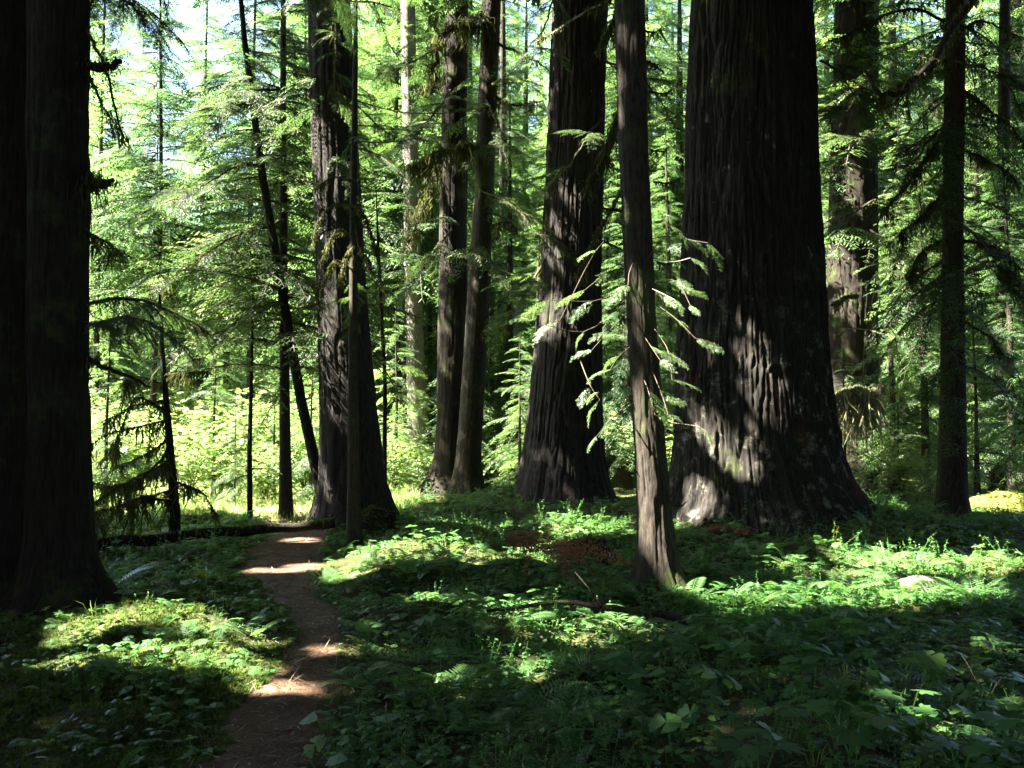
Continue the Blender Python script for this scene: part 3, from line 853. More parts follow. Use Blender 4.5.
# limbs of the dark upright and leaning trunks
ti, tj = T['I'], T['J']
branch(tj, [(486, 15, 19.6), (462, 25, 19.2), (442, 35, 18.8), (436, 70, 18.6), (431, 96, 18.5)], .08, .035, moss=330, mlen=.4, mwid=.02, rng=rng, mat='bark_dark')
branch(tj, [(480, 150, 19.6), (455, 148, 19.2), (425, 160, 18.8), (405, 170, 18.6)], .08, .035, moss=330, mlen=.45, mwid=.02, rng=rng, mat='bark_dark', boughs=(BOUGH_MID, 10, .9, 'needle_dark', (-0.7, -0.1)))
branch(ti, [(440, 165, 20.3), (430, 195, 19.9), (418, 215, 19.8), (405, 240, 19.7)], .075, .03, moss=330, mlen=.45, mwid=.02, rng=rng, mat='bark_dark')
branch(tj, [(488, 95, 19.6), (515, 105, 19.3), (545, 100, 19.0)], .04, .012, moss=110, mlen=.25, mwid=.02, rng=rng, mat='bark_dark', boughs=(BOUGH_MID, 8, .9, 'needle', (-0.6, 0)))
branch(tj, [(484, 230, 19.6), (505, 222, 19.2), (520, 235, 19)], .035, .012, moss=130, mlen=.25, mwid=.02, rng=rng, mat='bark_dark')
branch(tj, [(490, 40, 19.6), (520, 55, 19.3), (552, 68, 19.0)], .04, .012, moss=60, mlen=.2, mwid=.02, rng=rng, mat='bark_dark')
# limbs of the slim near trunk: moss rope, arched limb, mossy top limb, sunlit sprays
tm = T['M']
branch(tm, [(616, -5, 9.4), (600, 6, 9.5), (570, 22, 9.7), (535, 41, 9.9)], .014, .006, moss=240, mlen=.16, mwid=.014, rng=rng, mat='deadwood')
branch(tm, [(640, 212, 9.4), (615, 210, 9.2), (595, 198, 9.1), (582, 175, 9.1)], .02, .008, moss=50, mlen=.1, rng=rng, mat='bark_dark')
branch(tm, [(620, 100, 9.4), (612, 130, 9.5), (603, 160, 9.6), (590, 190, 9.6)], .012, .01, moss=420, mlen=.16, mwid=.014, rng=rng)
branch(tm, [(622, 190, 9.4), (608, 215, 9.3), (592, 245, 9.3), (578, 270, 9.3)], .012, .008, moss=360, mlen=.2, mwid=.014, rng=rng)
branch(tm, [(618, 0, 9.4), (612, 30, 9.5), (600, 55, 9.6)], .012, .008, moss=380, mlen=.22, mwid=.014, rng=rng)
branch(tm, [(632, 60, 9.4), (652, 62, 9.4), (664, 70, 9.4)], .014, .008, moss=200, mlen=.12, rng=rng, mat='bark_dark')


def near_spray(t, pts, L, yaw, pitch, roll, label=None, pale=False):
    """a bare twig and the flat sprays at its end"""
    P = smoothcurve([at(*p) for p in pts], 8)
    g = Geo(); g.tube(P, np.linspace(.006, .003, 8), 5)
    o = g.build("branch", M['deadwood' if pale else 'twig'], t['root'], loc=t['base'])
    if label: o["label"] = label
    g = Geo()
    kk = len(L)
    tp = np.linspace(0.55, 1, kk) if kk > 1 else np.array([1.0])
    pos = np.stack([np.interp(tp, np.linspace(0, 1, 8), P[:, c]) for c in range(3)], -1)
    stamp(g, SPRAY, pos, yaw, pitch, roll, L, rng, stems='all', tint=np.full(kk, .05))
    g.build("foliage", [M['twig'], M['spray']], o, loc=t['base'])


for py, sd, ln in [(30, 1, 14), (66, -1, 10), (92, 1, 22), (128, -1, 12), (150, 1, 16), (182, 1, 24), (225, -1, 10), (262, 1, 18), (318, -1, 14), (352, 1, 12), (398, -1, 16), (430, 1, 18), (470, -1, 10), (505, 1, 12)]:
    cx_ = 631 + (py - 0) * .056
    branch(tm, [(cx_ + sd * 12, py, 9.0), (cx_ + sd * (14 + ln * .6), py + 2, 8.95), (cx_ + sd * (15 + ln), py - 3, 8.9)], .011, .005, moss=160 if ln > 13 else 0, mlen=.12, mwid=.012, rng=rng, mat='bark_dark', n=6)
BM = BOUGH_MID
for t_, pts, k_, L_, mt in [('E', [(330, -20, 14.3), (336, 40, 13.9), (338, 110, 13.8)], 16, .8, 'needle'), ('L', [(600, 120, 18.6), (580, 150, 17.8), (555, 190, 17.4)], 10, 1.1, 'needle'), ('L', [(560, -20, 18.4), (545, 20, 17.6), (525, 60, 17.3)], 14, 1.1, 'needle_dark'),
                            ('J', [(486, 100, 19.4), (500, 130, 18.6), (505, 175, 18.2)], 12, 1.1, 'needle'), ('J', [(480, 190, 19.4), (510, 205, 18.8), (535, 235, 18.4)], 12, 1.0, 'needle'), ('I', [(450, 90, 20), (430, 120, 19.2), (400, 150, 18.8)], 14, 1.2, 'needle'),
                            ('I', [(452, 30, 20), (420, 60, 19.2), (380, 75, 18.8)], 16, 1.2, 'needle'), ('I', [(452, 230, 20), (425, 262, 19.4), (395, 300, 19.0)], 12, 1.0, 'needle'), ('N', [(820, 60, 16), (845, 75, 16.3), (868, 110, 16.5)], 12, 1.2, 'needle'),
                            ('L', [(600, 240, 18.8), (640, 262, 19.0), (672, 300, 19.2)], 16, 1.2, 'needle'), ('L', [(604, 60, 18.8), (645, 80, 19.0), (682, 130, 19.2)], 18, 1.3, 'needle'), ('L', [(545, 260, 18.4), (525, 290, 18.0), (500, 330, 17.8)], 14, 1.1, 'needle'),
                            ('O', [(870, 230, 24.4), (900, 250, 23.4), (935, 300, 22.6)], 18, 1.5, 'needle'), ('O', [(872, 60, 24.4), (910, 90, 23.4), (950, 130, 22.6)], 18, 1.5, 'needle'), ('O', [(870, 330, 24.4), (905, 345, 23.4), (945, 390, 22.6)], 18, 1.4, 'needle'),
                            ('P', [(950, 120, 16.8), (925, 150, 16.0), (890, 210, 15.6)], 16, 1.0, 'needle_dark'), ('P', [(955, 220, 16.8), (990, 250, 16.2), (1030, 310, 15.8)], 18, 1.1, 'needle_dark'), ('P', [(955, 60, 16.8), (1000, 75, 16.2), (1035, 130, 15.8)], 18, 1.1, 'needle_dark'),
                            ('D', [(283, 150, 16.0), (230, 170, 15.0), (170, 215, 14.4)], 20, 1.0, 'needle'), ('D', [(283, 90, 16.0), (235, 95, 15.0), (190, 130, 14.4)], 20, 1.0, 'needle'), ('D', [(283, 220, 16.0), (225, 245, 15.0), (150, 300, 14.4)], 22, 1.0, 'needle'), ('D', [(283, 60, 16.0), (330, 85, 15.6), (385, 130, 15.6)], 14, .9, 'needle'),
                            ('D', [(283, 300, 16.0), (240, 325, 15.2), (190, 372, 14.6)], 14, .8, 'needle')]:
    branch(T[t_], pts, .028, .008, moss=60, mlen=.2, mwid=.014, rng=rng, mat='twig', boughs=(BM, k_, L_, mt, (-.75, .05)))
SPRAY = [make_bough(RB, 1.0, 11, 0.12, 0.012, dr, 0.40, 0.34, sway=.04) for dr in (0.2, 0.35, 0.5)]
for (pts, n_) in [([(640, 260, 9.3), (655, 258, 8.9), (672, 262, 8.6), (690, 258, 8.4)], 2), ([(640, 285, 9.3), (655, 290, 8.8), (675, 300, 8.5)], 3), ([(655, 260, 9.3), (675, 275, 8.7), (690, 305, 8.4)], 3),
                  ([(632, 255, 9.3), (610, 270, 8.8), (585, 290, 8.5)], 3), ([(632, 280, 9.3), (600, 300, 8.6), (550, 300, 8.3)], 3), ([(632, 290, 9.3), (590, 330, 8.5), (545, 325, 8.3)], 3),
                  ([(632, 310, 9.2), (610, 330, 8.6), (592, 350, 8.3)], 3), ([(580, 360, 8.9), (590, 385, 8.5), (600, 400, 8.3)], 4), ([(640, 330, 9.2), (650, 345, 8.6), (660, 360, 8.4)], 3),
                  ([(640, 370, 9.2), (648, 390, 8.6), (655, 415, 8.4)], 3), ([(632, 400, 9.2), (610, 420, 8.6), (598, 435, 8.4)], 3), ([(650, 420, 9.2), (690, 425, 8.6), (700, 427, 8.4)], 1),
                  ([(640, 250, 9.3), (630, 270, 8.7), (628, 285, 8.3)], 2), ([(640, 340, 9.2), (620, 355, 8.5), (610, 370, 8.3)], 3), ([(632, 230, 9.3), (600, 245, 8.8), (560, 320, 8.4)], 3), ([(645, 240, 9.0), (668, 236, 8.7), (690, 240, 8.5), (708, 243, 8.4)], 2), ([(650, 300, 9.0), (675, 318, 8.7), (695, 338, 8.5)], 2),
                  ([(648, 320, 9.0), (668, 350, 8.6), (672, 380, 8.4)], 2), ([(640, 270, 9.0), (660, 240, 8.6), (668, 225, 8.4)], 2), ([(648, 360, 9.0), (662, 395, 8.6), (668, 415, 8.4)], 2)]:
    d_ = pts[-1]
    sgn = 0 if d_[0] > 640 else math.pi
    n_ = max(1, n_ - 1) if d_[0] < 640 else n_
    near_spray(tm, pts, rng.uniform(.17, .33, n_), sgn + rng.uniform(-1.0, 1.0, n_) - (0.4 if sgn == 0 else -0.4), rng.uniform(-0.7, 0.0, n_), rng.uniform(-.9, .9, n_), pale=rng.random() < .2)
# right: arching mossy limbs
tp_ = T['P']
for pts, r0, ms, ml in [([(980, -10, 14), (950, 30, 13.5), (925, 65, 13.2), (905, 85, 13), (890, 92, 12.9), (872, 85, 12.9), (862, 72, 12.9)], .065, 110, .16),
                        ([(905, 85, 13), (898, 100, 12.9), (885, 112, 12.8), (872, 120, 12.8)], .018, 120, .12), ([(907, 82, 13), (908, 105, 12.8), (912, 125, 12.8)], .014, 90, .12),
                        ([(945, 130, 17), (920, 165, 16), (895, 195, 15.5), (880, 215, 15.2)], .03, 200, .32), ([(945, 190, 17), (925, 215, 16.4), (905, 235, 16)], .03, 200, .35),
                        ([(945, 60, 17), (915, 80, 16.4), (880, 110, 16)], .03, 200, .3), ([(962, 90, 17), (985, 105, 16.4), (1015, 130, 16), (1030, 150, 16)], .03, 180, .3),
                        ([(962, 150, 17), (990, 160, 16.4), (1020, 185, 16)], .03, 180, .3), ([(962, 240, 17), (990, 245, 16.4), (1024, 270, 16)], .03, 180, .35), ([(945, 240, 17), (925, 250, 16.4), (910, 275, 16)], .026, 180, .35),
                        ([(962, 30, 17), (985, 20, 16.4), (1020, 40, 16)], .03, 160, .3), ([(945, 20, 17), (905, 10, 16.4), (860, 30, 16), (830, 45, 15.8)], .03, 160, .35), ([(962, 320, 17), (985, 335, 16.4), (1010, 360, 16)], .024, 180, .3)]:
    branch(tp_, pts, r0, r0 * .35, moss=ms, mlen=ml, mwid=.016, rng=rng, mat='bark_dark', boughs=(BOUGH_MID, 4, .7, 'needle_dark', (-1.0, -0.2)) if ml > .25 else None)
# behind the giant: pale moss drape and bare twigs of the dark old trunk
to = T['O']
branch(to, [(876, 396, 21.2), (860, 388, 21.0), (842, 392, 20.9), (826, 402, 20.8)], .04, .025, moss=700, mlen=.8, mwid=.022, mmat='palemoss', rng=rng, label="pale moss draped limb")
branch(to, [(880, 420, 21.6), (900, 440, 21.0), (915, 470, 20.7)], .02, .008, rng=rng, boughs=(BOUGH_MID, 12, .8, 'spray', (-.6, .1)))
branch(to, [(884, 384, 21.2), (866, 396, 21.0), (848, 410, 20.9)], .04, .025, moss=700, mlen=.9, mwid=.022, mmat='palemoss', rng=rng)
for pts in [[(876, 275, 17), (872, 300, 16.6), (865, 330, 16.4), (862, 395, 16.3)], [(880, 300, 17), (874, 335, 16.6), (872, 370, 16.5)], [(876, 275, 17), (864, 290, 16.7), (866, 320, 16.5)], [(877, 330, 17), (850, 330, 16.7), (838, 335, 16.5)]]:
    branch(to, pts, .014, .006, rng=rng, mat='deadwood')
branch(to, [(858, 295, 17.5), (845, 298, 17), (828, 303, 16.8)], .02, .01, moss=420, mlen=.35, mwid=.016, rng=rng, boughs=(BOUGH_FINE, 5, .7, 'needle', (-.4, 0)))
branch(to, [(870, 80, 18.5), (850, 95, 17.5), (825, 130, 17)], .03, .01, moss=40, mlen=.2, rng=rng, boughs=(BOUGH_MID, 16, 1.3, 'needle', (-.5, .1)))
branch(to, [(875, 130, 18.5), (855, 140, 17.5), (830, 170, 17)], .03, .01, moss=40, mlen=.2, rng=rng, boughs=(BOUGH_MID, 14, 1.3, 'needle', (-.5, .1)))
branch(to, [(875, 200, 18.5), (850, 215, 17.5), (828, 240, 17)], .025, .01, moss=60, mlen=.2, rng=rng, boughs=(BOUGH_MID, 8, 1.0, 'needle', (-.5, .1)))

# ------------------------------------------------------------------ background trees
def conifer_proto(h, r, n, bset, seed, mat, z0=0.06, pitch=(-0.45, 0.1), bark='bark_thin', tr=0.012):
    rg = np.random.default_rng(seed)
    gt = trunk_geo([[0, 0, -0.4], [rg.normal(0, .05), rg.normal(0, .05), h * .5], [0, 0, h]], [h * tr, h * tr * .65, .015], seg=10, dz=.5, fine_top=h, ridge=0, flare=h * .008, seed=seed)
    f = (np.arange(n) + rg.uniform(0, 1, n)) / n
    z = h * (z0 + (1 - z0) * f ** 0.9)
    ff = z / h
    L = r * (np.minimum(1, 0.55 + ff * 2.2)) * (1 - ff) ** 0.75 * rg.uniform(0.55, 1.2, n) + 0.25
    gc = Geo()
    stamp(gc, bset, np.stack([0 * z, 0 * z, z], -1), rg.uniform(0, 6.283, n), rg.uniform(pitch[0], pitch[1], n) + 0.35 * (ff - .4), rg.normal(0, .3, n), L, rg)
    return gt, gc, M[bark], [M['twig'], M[mat]]


PROTO = {}
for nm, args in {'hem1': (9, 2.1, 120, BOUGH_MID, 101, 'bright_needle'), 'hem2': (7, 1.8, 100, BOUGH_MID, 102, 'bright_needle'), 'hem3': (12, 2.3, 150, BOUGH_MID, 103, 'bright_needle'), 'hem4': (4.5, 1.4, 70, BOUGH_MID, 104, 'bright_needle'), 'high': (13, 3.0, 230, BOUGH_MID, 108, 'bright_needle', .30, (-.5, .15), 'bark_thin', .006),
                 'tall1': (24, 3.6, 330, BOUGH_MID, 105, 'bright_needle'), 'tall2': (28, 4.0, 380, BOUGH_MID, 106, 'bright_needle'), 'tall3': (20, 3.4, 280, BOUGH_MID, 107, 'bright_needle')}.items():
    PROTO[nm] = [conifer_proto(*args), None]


def maple_proto(h, seed):
    rg = np.random.default_rng(seed)
    gs, gl = Geo(), Geo()
    for k in range(7):
        az, ln = rg.uniform(0, 6.28), h * rg.uniform(.6, 1.1)
        sp_ = rg.uniform(.2, .6)
        t = np.linspace(0, 1, 10)
        P = np.stack([np.cos(az) * ln * sp_ * t ** 1.3, np.sin(az) * ln * sp_ * t ** 1.3, ln * (t - .25 * t ** 3)], -1) + rg.normal(0, .02, (10, 3))
        gs.tube(P, np.linspace(.02, .005, 10), 5)
        n = 150
        tt_ = rg.uniform(.15, 1, n)
        B = np.stack([np.interp(tt_, t, P[:, c]) for c in range(3)], -1) + rg.normal(0, .28 * h / 2.5, (n, 3)) * [1, 1, .5]
        Qm = MAPLE_LEAF
        R = rot(rg.uniform(0, 6.28, n), rg.uniform(-.6, .2, n), rg.normal(0, .35, n))
        W = np.einsum('kij,nqj->knqi', R, Qm) * rg.uniform(.07, .13, n)[:, None, None, None] + B[:, None, None]
        gl.quads(W.reshape(-1, 4, 3), 0, np.repeat(np.clip(rg.normal(.5, .2, n), 0, 1), len(Qm)))
    return gs, gl, M['twig'], [M['maple']]


def fan(outline, c=(0, 0, 0)):
    o = np.asarray(outline, float)
    if o.shape[1] == 2:
        o = np.column_stack([o, np.zeros(len(o))])
    q = []
    for k in range(0, len(o) - 2, 2):
        q.append([c, o[k], o[k + 1], o[k + 2]])
    return np.array(q, float)


_ang = np.linspace(-2.5, 2.5, 15)
_rad = np.array([.35 if k % 2 == 0 else 1.0 - .3 * abs(a_) / 2.5 for k, a_ in enumerate(_ang)]); _rad[::2] = .62 - .18 * np.abs(_ang[::2]) / 2.5
MAPLE_LEAF = fan(np.stack([np.cos(_ang) * _rad + .25, np.sin(_ang) * _rad, -.10 * _rad ** 2], -1), (.15, 0, 0))
for k in range(3):
    PROTO['maple%d' % k] = [maple_proto(2.4 + .5 * k, 120 + k), None]


def place_bg(kind, x, y, s, rz, name, label, cat, group=None, z=None):
    pr = PROTO[kind]
    zz = gz(x, y) if z is None else z
    root = thing(name, label, cat, (x, y, zz), group)
    root.rotation_euler = (0, 0, rz)
    root.scale = (s, s, s)
    if pr[1] is None:
        gt, gc, m1, m2 = pr[0]
        a_ = gt.build("stems" if kind.startswith('maple') else "trunk", m1, root, smooth=True)
        b_ = gc.build("leaves" if kind.startswith('maple') else "crown", m2, root)
        pr[1] = (a_, b_)
    else:
        for o in pr[1]:
            c = o.copy(); COL.objects.link(c); c.parent = root
    return root


rb = np.random.default_rng(77)
G1 = "young hemlocks in the sun behind the trunks"
L1 = "bushy young hemlock in the sunlit understory behind the big trunks"
G2 = "tall conifers far behind"
L2 = "tall green conifer in the distant wall of trees"
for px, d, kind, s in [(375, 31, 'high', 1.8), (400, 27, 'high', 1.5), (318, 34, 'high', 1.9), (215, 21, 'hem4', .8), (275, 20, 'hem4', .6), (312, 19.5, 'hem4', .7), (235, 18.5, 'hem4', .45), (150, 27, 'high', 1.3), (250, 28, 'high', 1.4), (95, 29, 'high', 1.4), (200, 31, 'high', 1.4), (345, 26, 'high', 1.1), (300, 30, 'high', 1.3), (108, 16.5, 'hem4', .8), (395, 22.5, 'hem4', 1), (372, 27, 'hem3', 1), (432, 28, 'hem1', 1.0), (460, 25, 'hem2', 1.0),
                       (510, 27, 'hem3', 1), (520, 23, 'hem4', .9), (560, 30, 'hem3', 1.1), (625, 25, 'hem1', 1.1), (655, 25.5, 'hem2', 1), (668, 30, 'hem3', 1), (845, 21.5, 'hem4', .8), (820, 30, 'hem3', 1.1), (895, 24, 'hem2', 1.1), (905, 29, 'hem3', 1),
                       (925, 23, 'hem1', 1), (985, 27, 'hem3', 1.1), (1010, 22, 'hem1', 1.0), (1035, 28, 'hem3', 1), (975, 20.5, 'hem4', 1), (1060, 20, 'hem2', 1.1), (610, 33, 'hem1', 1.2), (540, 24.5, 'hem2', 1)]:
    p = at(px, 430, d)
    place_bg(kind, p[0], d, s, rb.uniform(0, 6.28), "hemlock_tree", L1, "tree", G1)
for k in range(84):
    px = -20 + 1080 * ((k * 0.618034) % 1.0)
    d = 33 + 29 * ((k * 0.37) % 1.0)
    kind = ['tall1', 'tall2', 'tall3'][k % 3]
    h = {'tall1': 24, 'tall2': 28, 'tall3': 20}[kind]
    s = max(1.0 + .25 * rb.random(), (d * .5 + 3) / h)
    if 70 < px < 300:
        s = min(s, (430 - rb.uniform(10, 200)) / 900 * d / h)
    elif 300 < px < 400:
        s = min(s, (430 - rb.uniform(-60, 60)) / 900 * d / h)
    p = at(px, 430, d)
    place_bg(kind, p[0], d, s, rb.uniform(0, 6.28), "conifer_tree", L2, "tree", G2)
G3, L3 = "bright vine maples in the clearing", "bright yellow green leafy shrub in the sunlit clearing"
for px, d, s, k in [(105, 19, 1, 0), (130, 21, 1, 1), (190, 19.5, .7, 2), (222, 22, 1, 0), (240, 26, 1.2, 1), (265, 19.5, .55, 2), (305, 21, 1, 1), (320, 24, 1.3, 2), (170, 26, 1.2, 0), (340, 27, 1.2, 1), (400, 24, .9, 0), (395, 20.5, .6, 2), (440, 26, 1, 1), (505, 25, .8, 0),
                    (210, 29, 1.4, 2), (120, 28, 1.4, 1), (280, 30, 1.4, 0), (470, 29, 1.2, 2), (660, 24, .9, 1), (890, 20, .6, 0), (920, 26, 1, 1)]:
    p = at(px, 430, d)
    place_bg('maple%d' % k, p[0], d, s, rb.uniform(0, 6.28), "vine_maple", L3 if px < 350 else "yellow green leafy shrub lit by sun between the background trunks", "shrub", G3 if px < 350 else "leafy shrubs between the background trunks")

# distant forest on the slope: one mass
rh = np.random.default_rng(5)
n = 1100
hxs, hys = rh.uniform(-170, 200, n), 80 + 100 * rh.random(n) ** 1.3
okk = np.abs(hxs) < hys * 0.75
hxs, hys = hxs[okk], hys[okk]
g = Geo()
for x_, y_ in zip(hxs, hys):
    hh, m = rh.uniform(9, 17), 46
    f = rh.random(m)
    az = rh.uniform(0, 6.28, m)
    zb = hill_z(x_, y_) + hh * (0.05 + .95 * f)
    l = hh * .24 * (1.05 - f) * rh.uniform(.6, 1.2, m)
    D = np.stack([np.cos(az), np.sin(az), -.5 + 0 * az], -1)
    W = np.stack([-np.sin(az), np.cos(az), .3 * rh.normal(0, 1, m)], -1) * (l * .33)[:, None]
    B = np.stack([x_ + 0 * f, y_ + 0 * f, zb], -1)
    g.quads(np.stack([B, B + D * l[:, None] * .55 + W, B + D * l[:, None], B + D * l[:, None] * .55 - W], 1), 0, np.clip(rh.normal(.5, .15) + rh.normal(0, .1, m), 0, 1))
tag(g.build("hillside_forest", M['far_needle']), "bluish green conifers covering the slope far behind", "forest", kind="stuff")

# ------------------------------------------------------------------ unseen canopy and ring of boughs, added to shade the place
rc = np.random.default_rng(9)
g = Geo()
n = 7500
P = np.stack([rc.uniform(-27, 13, n), rc.uniform(-13, 18.0, n), rc.uniform(12.5, 23, n)], -1)
stamp(g, BOUGH_COARSE, P, rc.uniform(0, 6.28, n), rc.uniform(-.4, .1, n), rc.normal(0, .3, n), rc.uniform(1.8, 3.2, n), rc, carve=True, stems=False, leafmat=0)
n = 300
P = np.stack([rc.uniform(-4, 9, n), rc.uniform(20, 25, n), rc.uniform(15, 23, n)], -1)
stamp(g, BOUGH_COARSE, P, rc.uniform(0, 6.28, n), rc.uniform(-.4, .1, n), rc.normal(0, .3, n), rc.uniform(2.0, 3.2, n), rc, carve=True, stems=False, leafmat=0)
n = 700
P = np.stack([rc.uniform(4, 18, n), rc.uniform(18, 31, n), rc.uniform(20, 28, n)], -1)
stamp(g, BOUGH_COARSE, P, rc.uniform(0, 6.28, n), rc.uniform(-.4, .1, n), rc.normal(0, .3, n), rc.uniform(2.2, 3.6, n), rc, carve=True, stems=False, leafmat=0)
n = 2500
P = np.stack([rc.uniform(13, 26, n), rc.uniform(-13, 18, n), rc.uniform(11, 22, n)], -1)
stamp(g, BOUGH_COARSE, P, rc.uniform(0, 6.28, n), rc.uniform(-.4, .1, n), rc.normal(0, .3, n), rc.uniform(2.2, 3.6, n), rc, stems=False, leafmat=0)
ring = []
for _ in range(4000):
    w = rc.integers(0, 3)
    ring.append([rc.uniform(-24, 24), rc.uniform(-16, -9), rc.uniform(0.5, 15)] if w == 0 else [rc.uniform(17, 24), rc.uniform(-12, 19), rc.uniform(.5, 13)] if w == 1 else [rc.uniform(-24, -15.5), rc.uniform(-12, 15), rc.uniform(.5, 9)])
ring = np.array(ring); n = len(ring)
stamp(g, BOUGH_COARSE, ring, rc.uniform(0, 6.28, n), rc.uniform(-.5, .1, n), rc.normal(0, .3, n), rc.uniform(2.4, 3.8, n), rc, stems=False, leafmat=0)
tag(g.build("shade_canopy", [M['canopy']]), "unseen needle boughs overhead and around, added to shade the trail", "canopy", kind="stuff")

# ------------------------------------------------------------------ ground plants
def leaflet(l, w, n=4, cup=.15):
    t = np.linspace(0, 1, n + 1)
    q = []
    prof = np.sin(np.pi * np.clip(t, 0, 1) ** .8) * w / 2
    for k in range(n):
        q.append([[l * t[k], -prof[k], -cup * l * t[k] ** 2], [l * t[k + 1], -prof[k + 1], -cup * l * t[k + 1] ** 2], [l * t[k + 1], prof[k + 1], -cup * l * t[k + 1] ** 2], [l * t[k], prof[k], -cup * l * t[k] ** 2]])
    return np.array(q)


def turn(Q, yaw=0., pitch=0., roll=0., s=1., off=(0, 0, 0)):
    R = rot(np.array([yaw]), np.array([pitch]), np.array([roll]))[0]
    return (Q * s) @ R.T + np.asarray(off, float)


def stemq(a, b, w=.004):
    a, b = np.asarray(a, float), np.asarray(b, float)
    return np.array([[a - [w, 0, 0], b - [w * .6, 0, 0], b + [w * .6, 0, 0], a + [w, 0, 0]]])


rp = np.random.default_rng(3)
# three broad scalloped leaflets on one stalk
_a = np.linspace(-.85, .85, 9)
_r = 1 + .13 * np.array([0, 1, -.3, 1, -.2, 1, -.3, 1, 0.])
BROAD = fan(np.stack([np.cos(_a) * _r, np.sin(_a) * _r, -.16 * np.cos(_a) ** 2 - .1 * np.abs(_a)], -1))


def p_vanilla(h):
    q = [stemq((0, 0, 0), (.01, 0, h))]
    for k in range(3):
        q.append(turn(BROAD, k * 2.094 + rp.normal(0, .12), rp.uniform(-.25, .15), rp.normal(0, .2), rp.uniform(.075, .105), (.01, 0, h)))
    return np.vstack(q)


def p_bunch(h, nl=6, l=.055):
    q = [stemq((0, 0, 0), (0, 0, h), .003)]
    for k in range(nl):
        q.append(turn(leaflet(l, l * .55, 2), k * 6.283 / nl + rp.normal(0, .15), rp.uniform(-.15, .3), rp.normal(0, .2), rp.uniform(.8, 1.15), (0, 0, h)))
    return np.vstack(q)


def p_oxalis(h):
    q = [stemq((0, 0, 0), (0, 0, h), .002)]
    for k in range(3):
        q.append(turn(BROAD, k * 2.094, rp.uniform(-.4, .1), 0, .034, (0, 0, h)))
    return np.vstack(q)


def p_twig(h):
    q = []
    for b in range(3):
        az = rp.uniform(0, 6.28); le = rp.uniform(.2, .5) * h
        tip = np.array([math.cos(az) * le, math.sin(az) * le, h * rp.uniform(.7, 1)])
        q.append(stemq((0, 0, 0), tip, .003))
        for k in range(14):
            t = rp.uniform(.3, 1)
            q.append(turn(leaflet(.035, .02, 2), rp.uniform(0, 6.28), rp.uniform(-.4, .3), rp.normal(0, .3), rp.uniform(.7, 1.3), tip * t))
    return np.vstack(q)


def frond(L, n=18, w=.2, arch=.6):
    t = np.linspace(.12, 1, n)
    px_, pz = L * np.sin(t * 1.25) * .85, L * (0.75 * t - arch * .95 * t ** 2.1)
    P = np.stack([px_, 0 * t, pz], -1)
    T_ = np.gradient(P, axis=0); T_ /= np.linalg.norm(T_, axis=1)[:, None]
    q = []
    for k in range(n):
        pl = L * w * (math.sin(math.pi * min(1, t[k] * .86 + .14)) ** .8) * rp.uniform(.9, 1.1)
        for sd in (-1, 1):
            D = T_[k] * .35 + np.array([0, sd, -.12]); D /= np.linalg.norm(D)
            Wd = T_[k] * L * .022
            q.append([P[k] - Wd, P[k] + D * pl * .6 - Wd * .8, P[k] + D * pl, P[k] + D * pl * .55 + Wd])
    for k in range(n - 1):
        q.append([P[k] + [0, -.003, 0], P[k + 1] + [0, -.002, 0], P[k + 1] + [0, .002, 0], P[k] + [0, .003, 0]])
    return np.array(q)


def p_fern(L, nf):
    return np.vstack([turn(frond(L * rp.uniform(.75, 1.1), arch=rp.uniform(.45, .75)), k * 6.283 / nf + rp.normal(0, .25), rp.uniform(-.1, .25), rp.normal(0, .15)) for k in range(nf)])


def p_tuft(h, nb=9, w=.006, sp_=.6):
    q = []
    for k in range(nb):
        az = rp.uniform(0, 6.28); l = h * rp.uniform(.5, 1); s_ = rp.uniform(.1, sp_)
        d_ = np.array([math.cos(az), math.sin(az), 0])
        b = d_ * h * .15 * rp.random(); m = b + d_ * l * s_ * .4 + [0, 0, l * .6]; e = b + d_ * l * s_ + [0, 0, l * (.95 - .4 * s_)]
        wv = np.array([-d_[1], d_[0], 0]) * w
        q.append([b - wv, m - wv * .8, e, m + wv * .8])
    return np.array(q)


SETS = {'vanilla': [p_vanilla(h) for h in (.18, .25, .31, .22)], 'bunch': [p_bunch(h) for h in (.06, .09, .12)], 'oxalis': [p_oxalis(h) for h in (.05, .08, .11)], 'twig': [p_twig(h) for h in (.25, .35, .45)],
        'fernlet': [p_fern(L, 4) for L in (.25, .33, .4)], 'tuft': [p_tuft(h, 12, .0035, .9) for h in (.035, .055)], 'grass': [p_tuft(h, 12, .004) for h in (.14, .22)]}


def trunk_clear(x, y):
    m = np.ones(len(x), bool)
    for cx, cy_, r in TRUNK_DISCS:
        m &= np.hypot(x - cx, y - cy_) > r * .95
    return m


def scatter_pts(n, y0, y1, rg, margin=0.06, power=0.5):
    n, margin = int(n * 1.32), margin + .17
    """even over the ground the camera sees (with a margin at the sides)"""
    y = np.sqrt(rg.uniform(y0 ** 2, y1 ** 2, n))
    x = rg.uniform(-1, 1, n) * y * (0.57 + margin) + rg.uniform(-.5, .5, n)
    return x, y


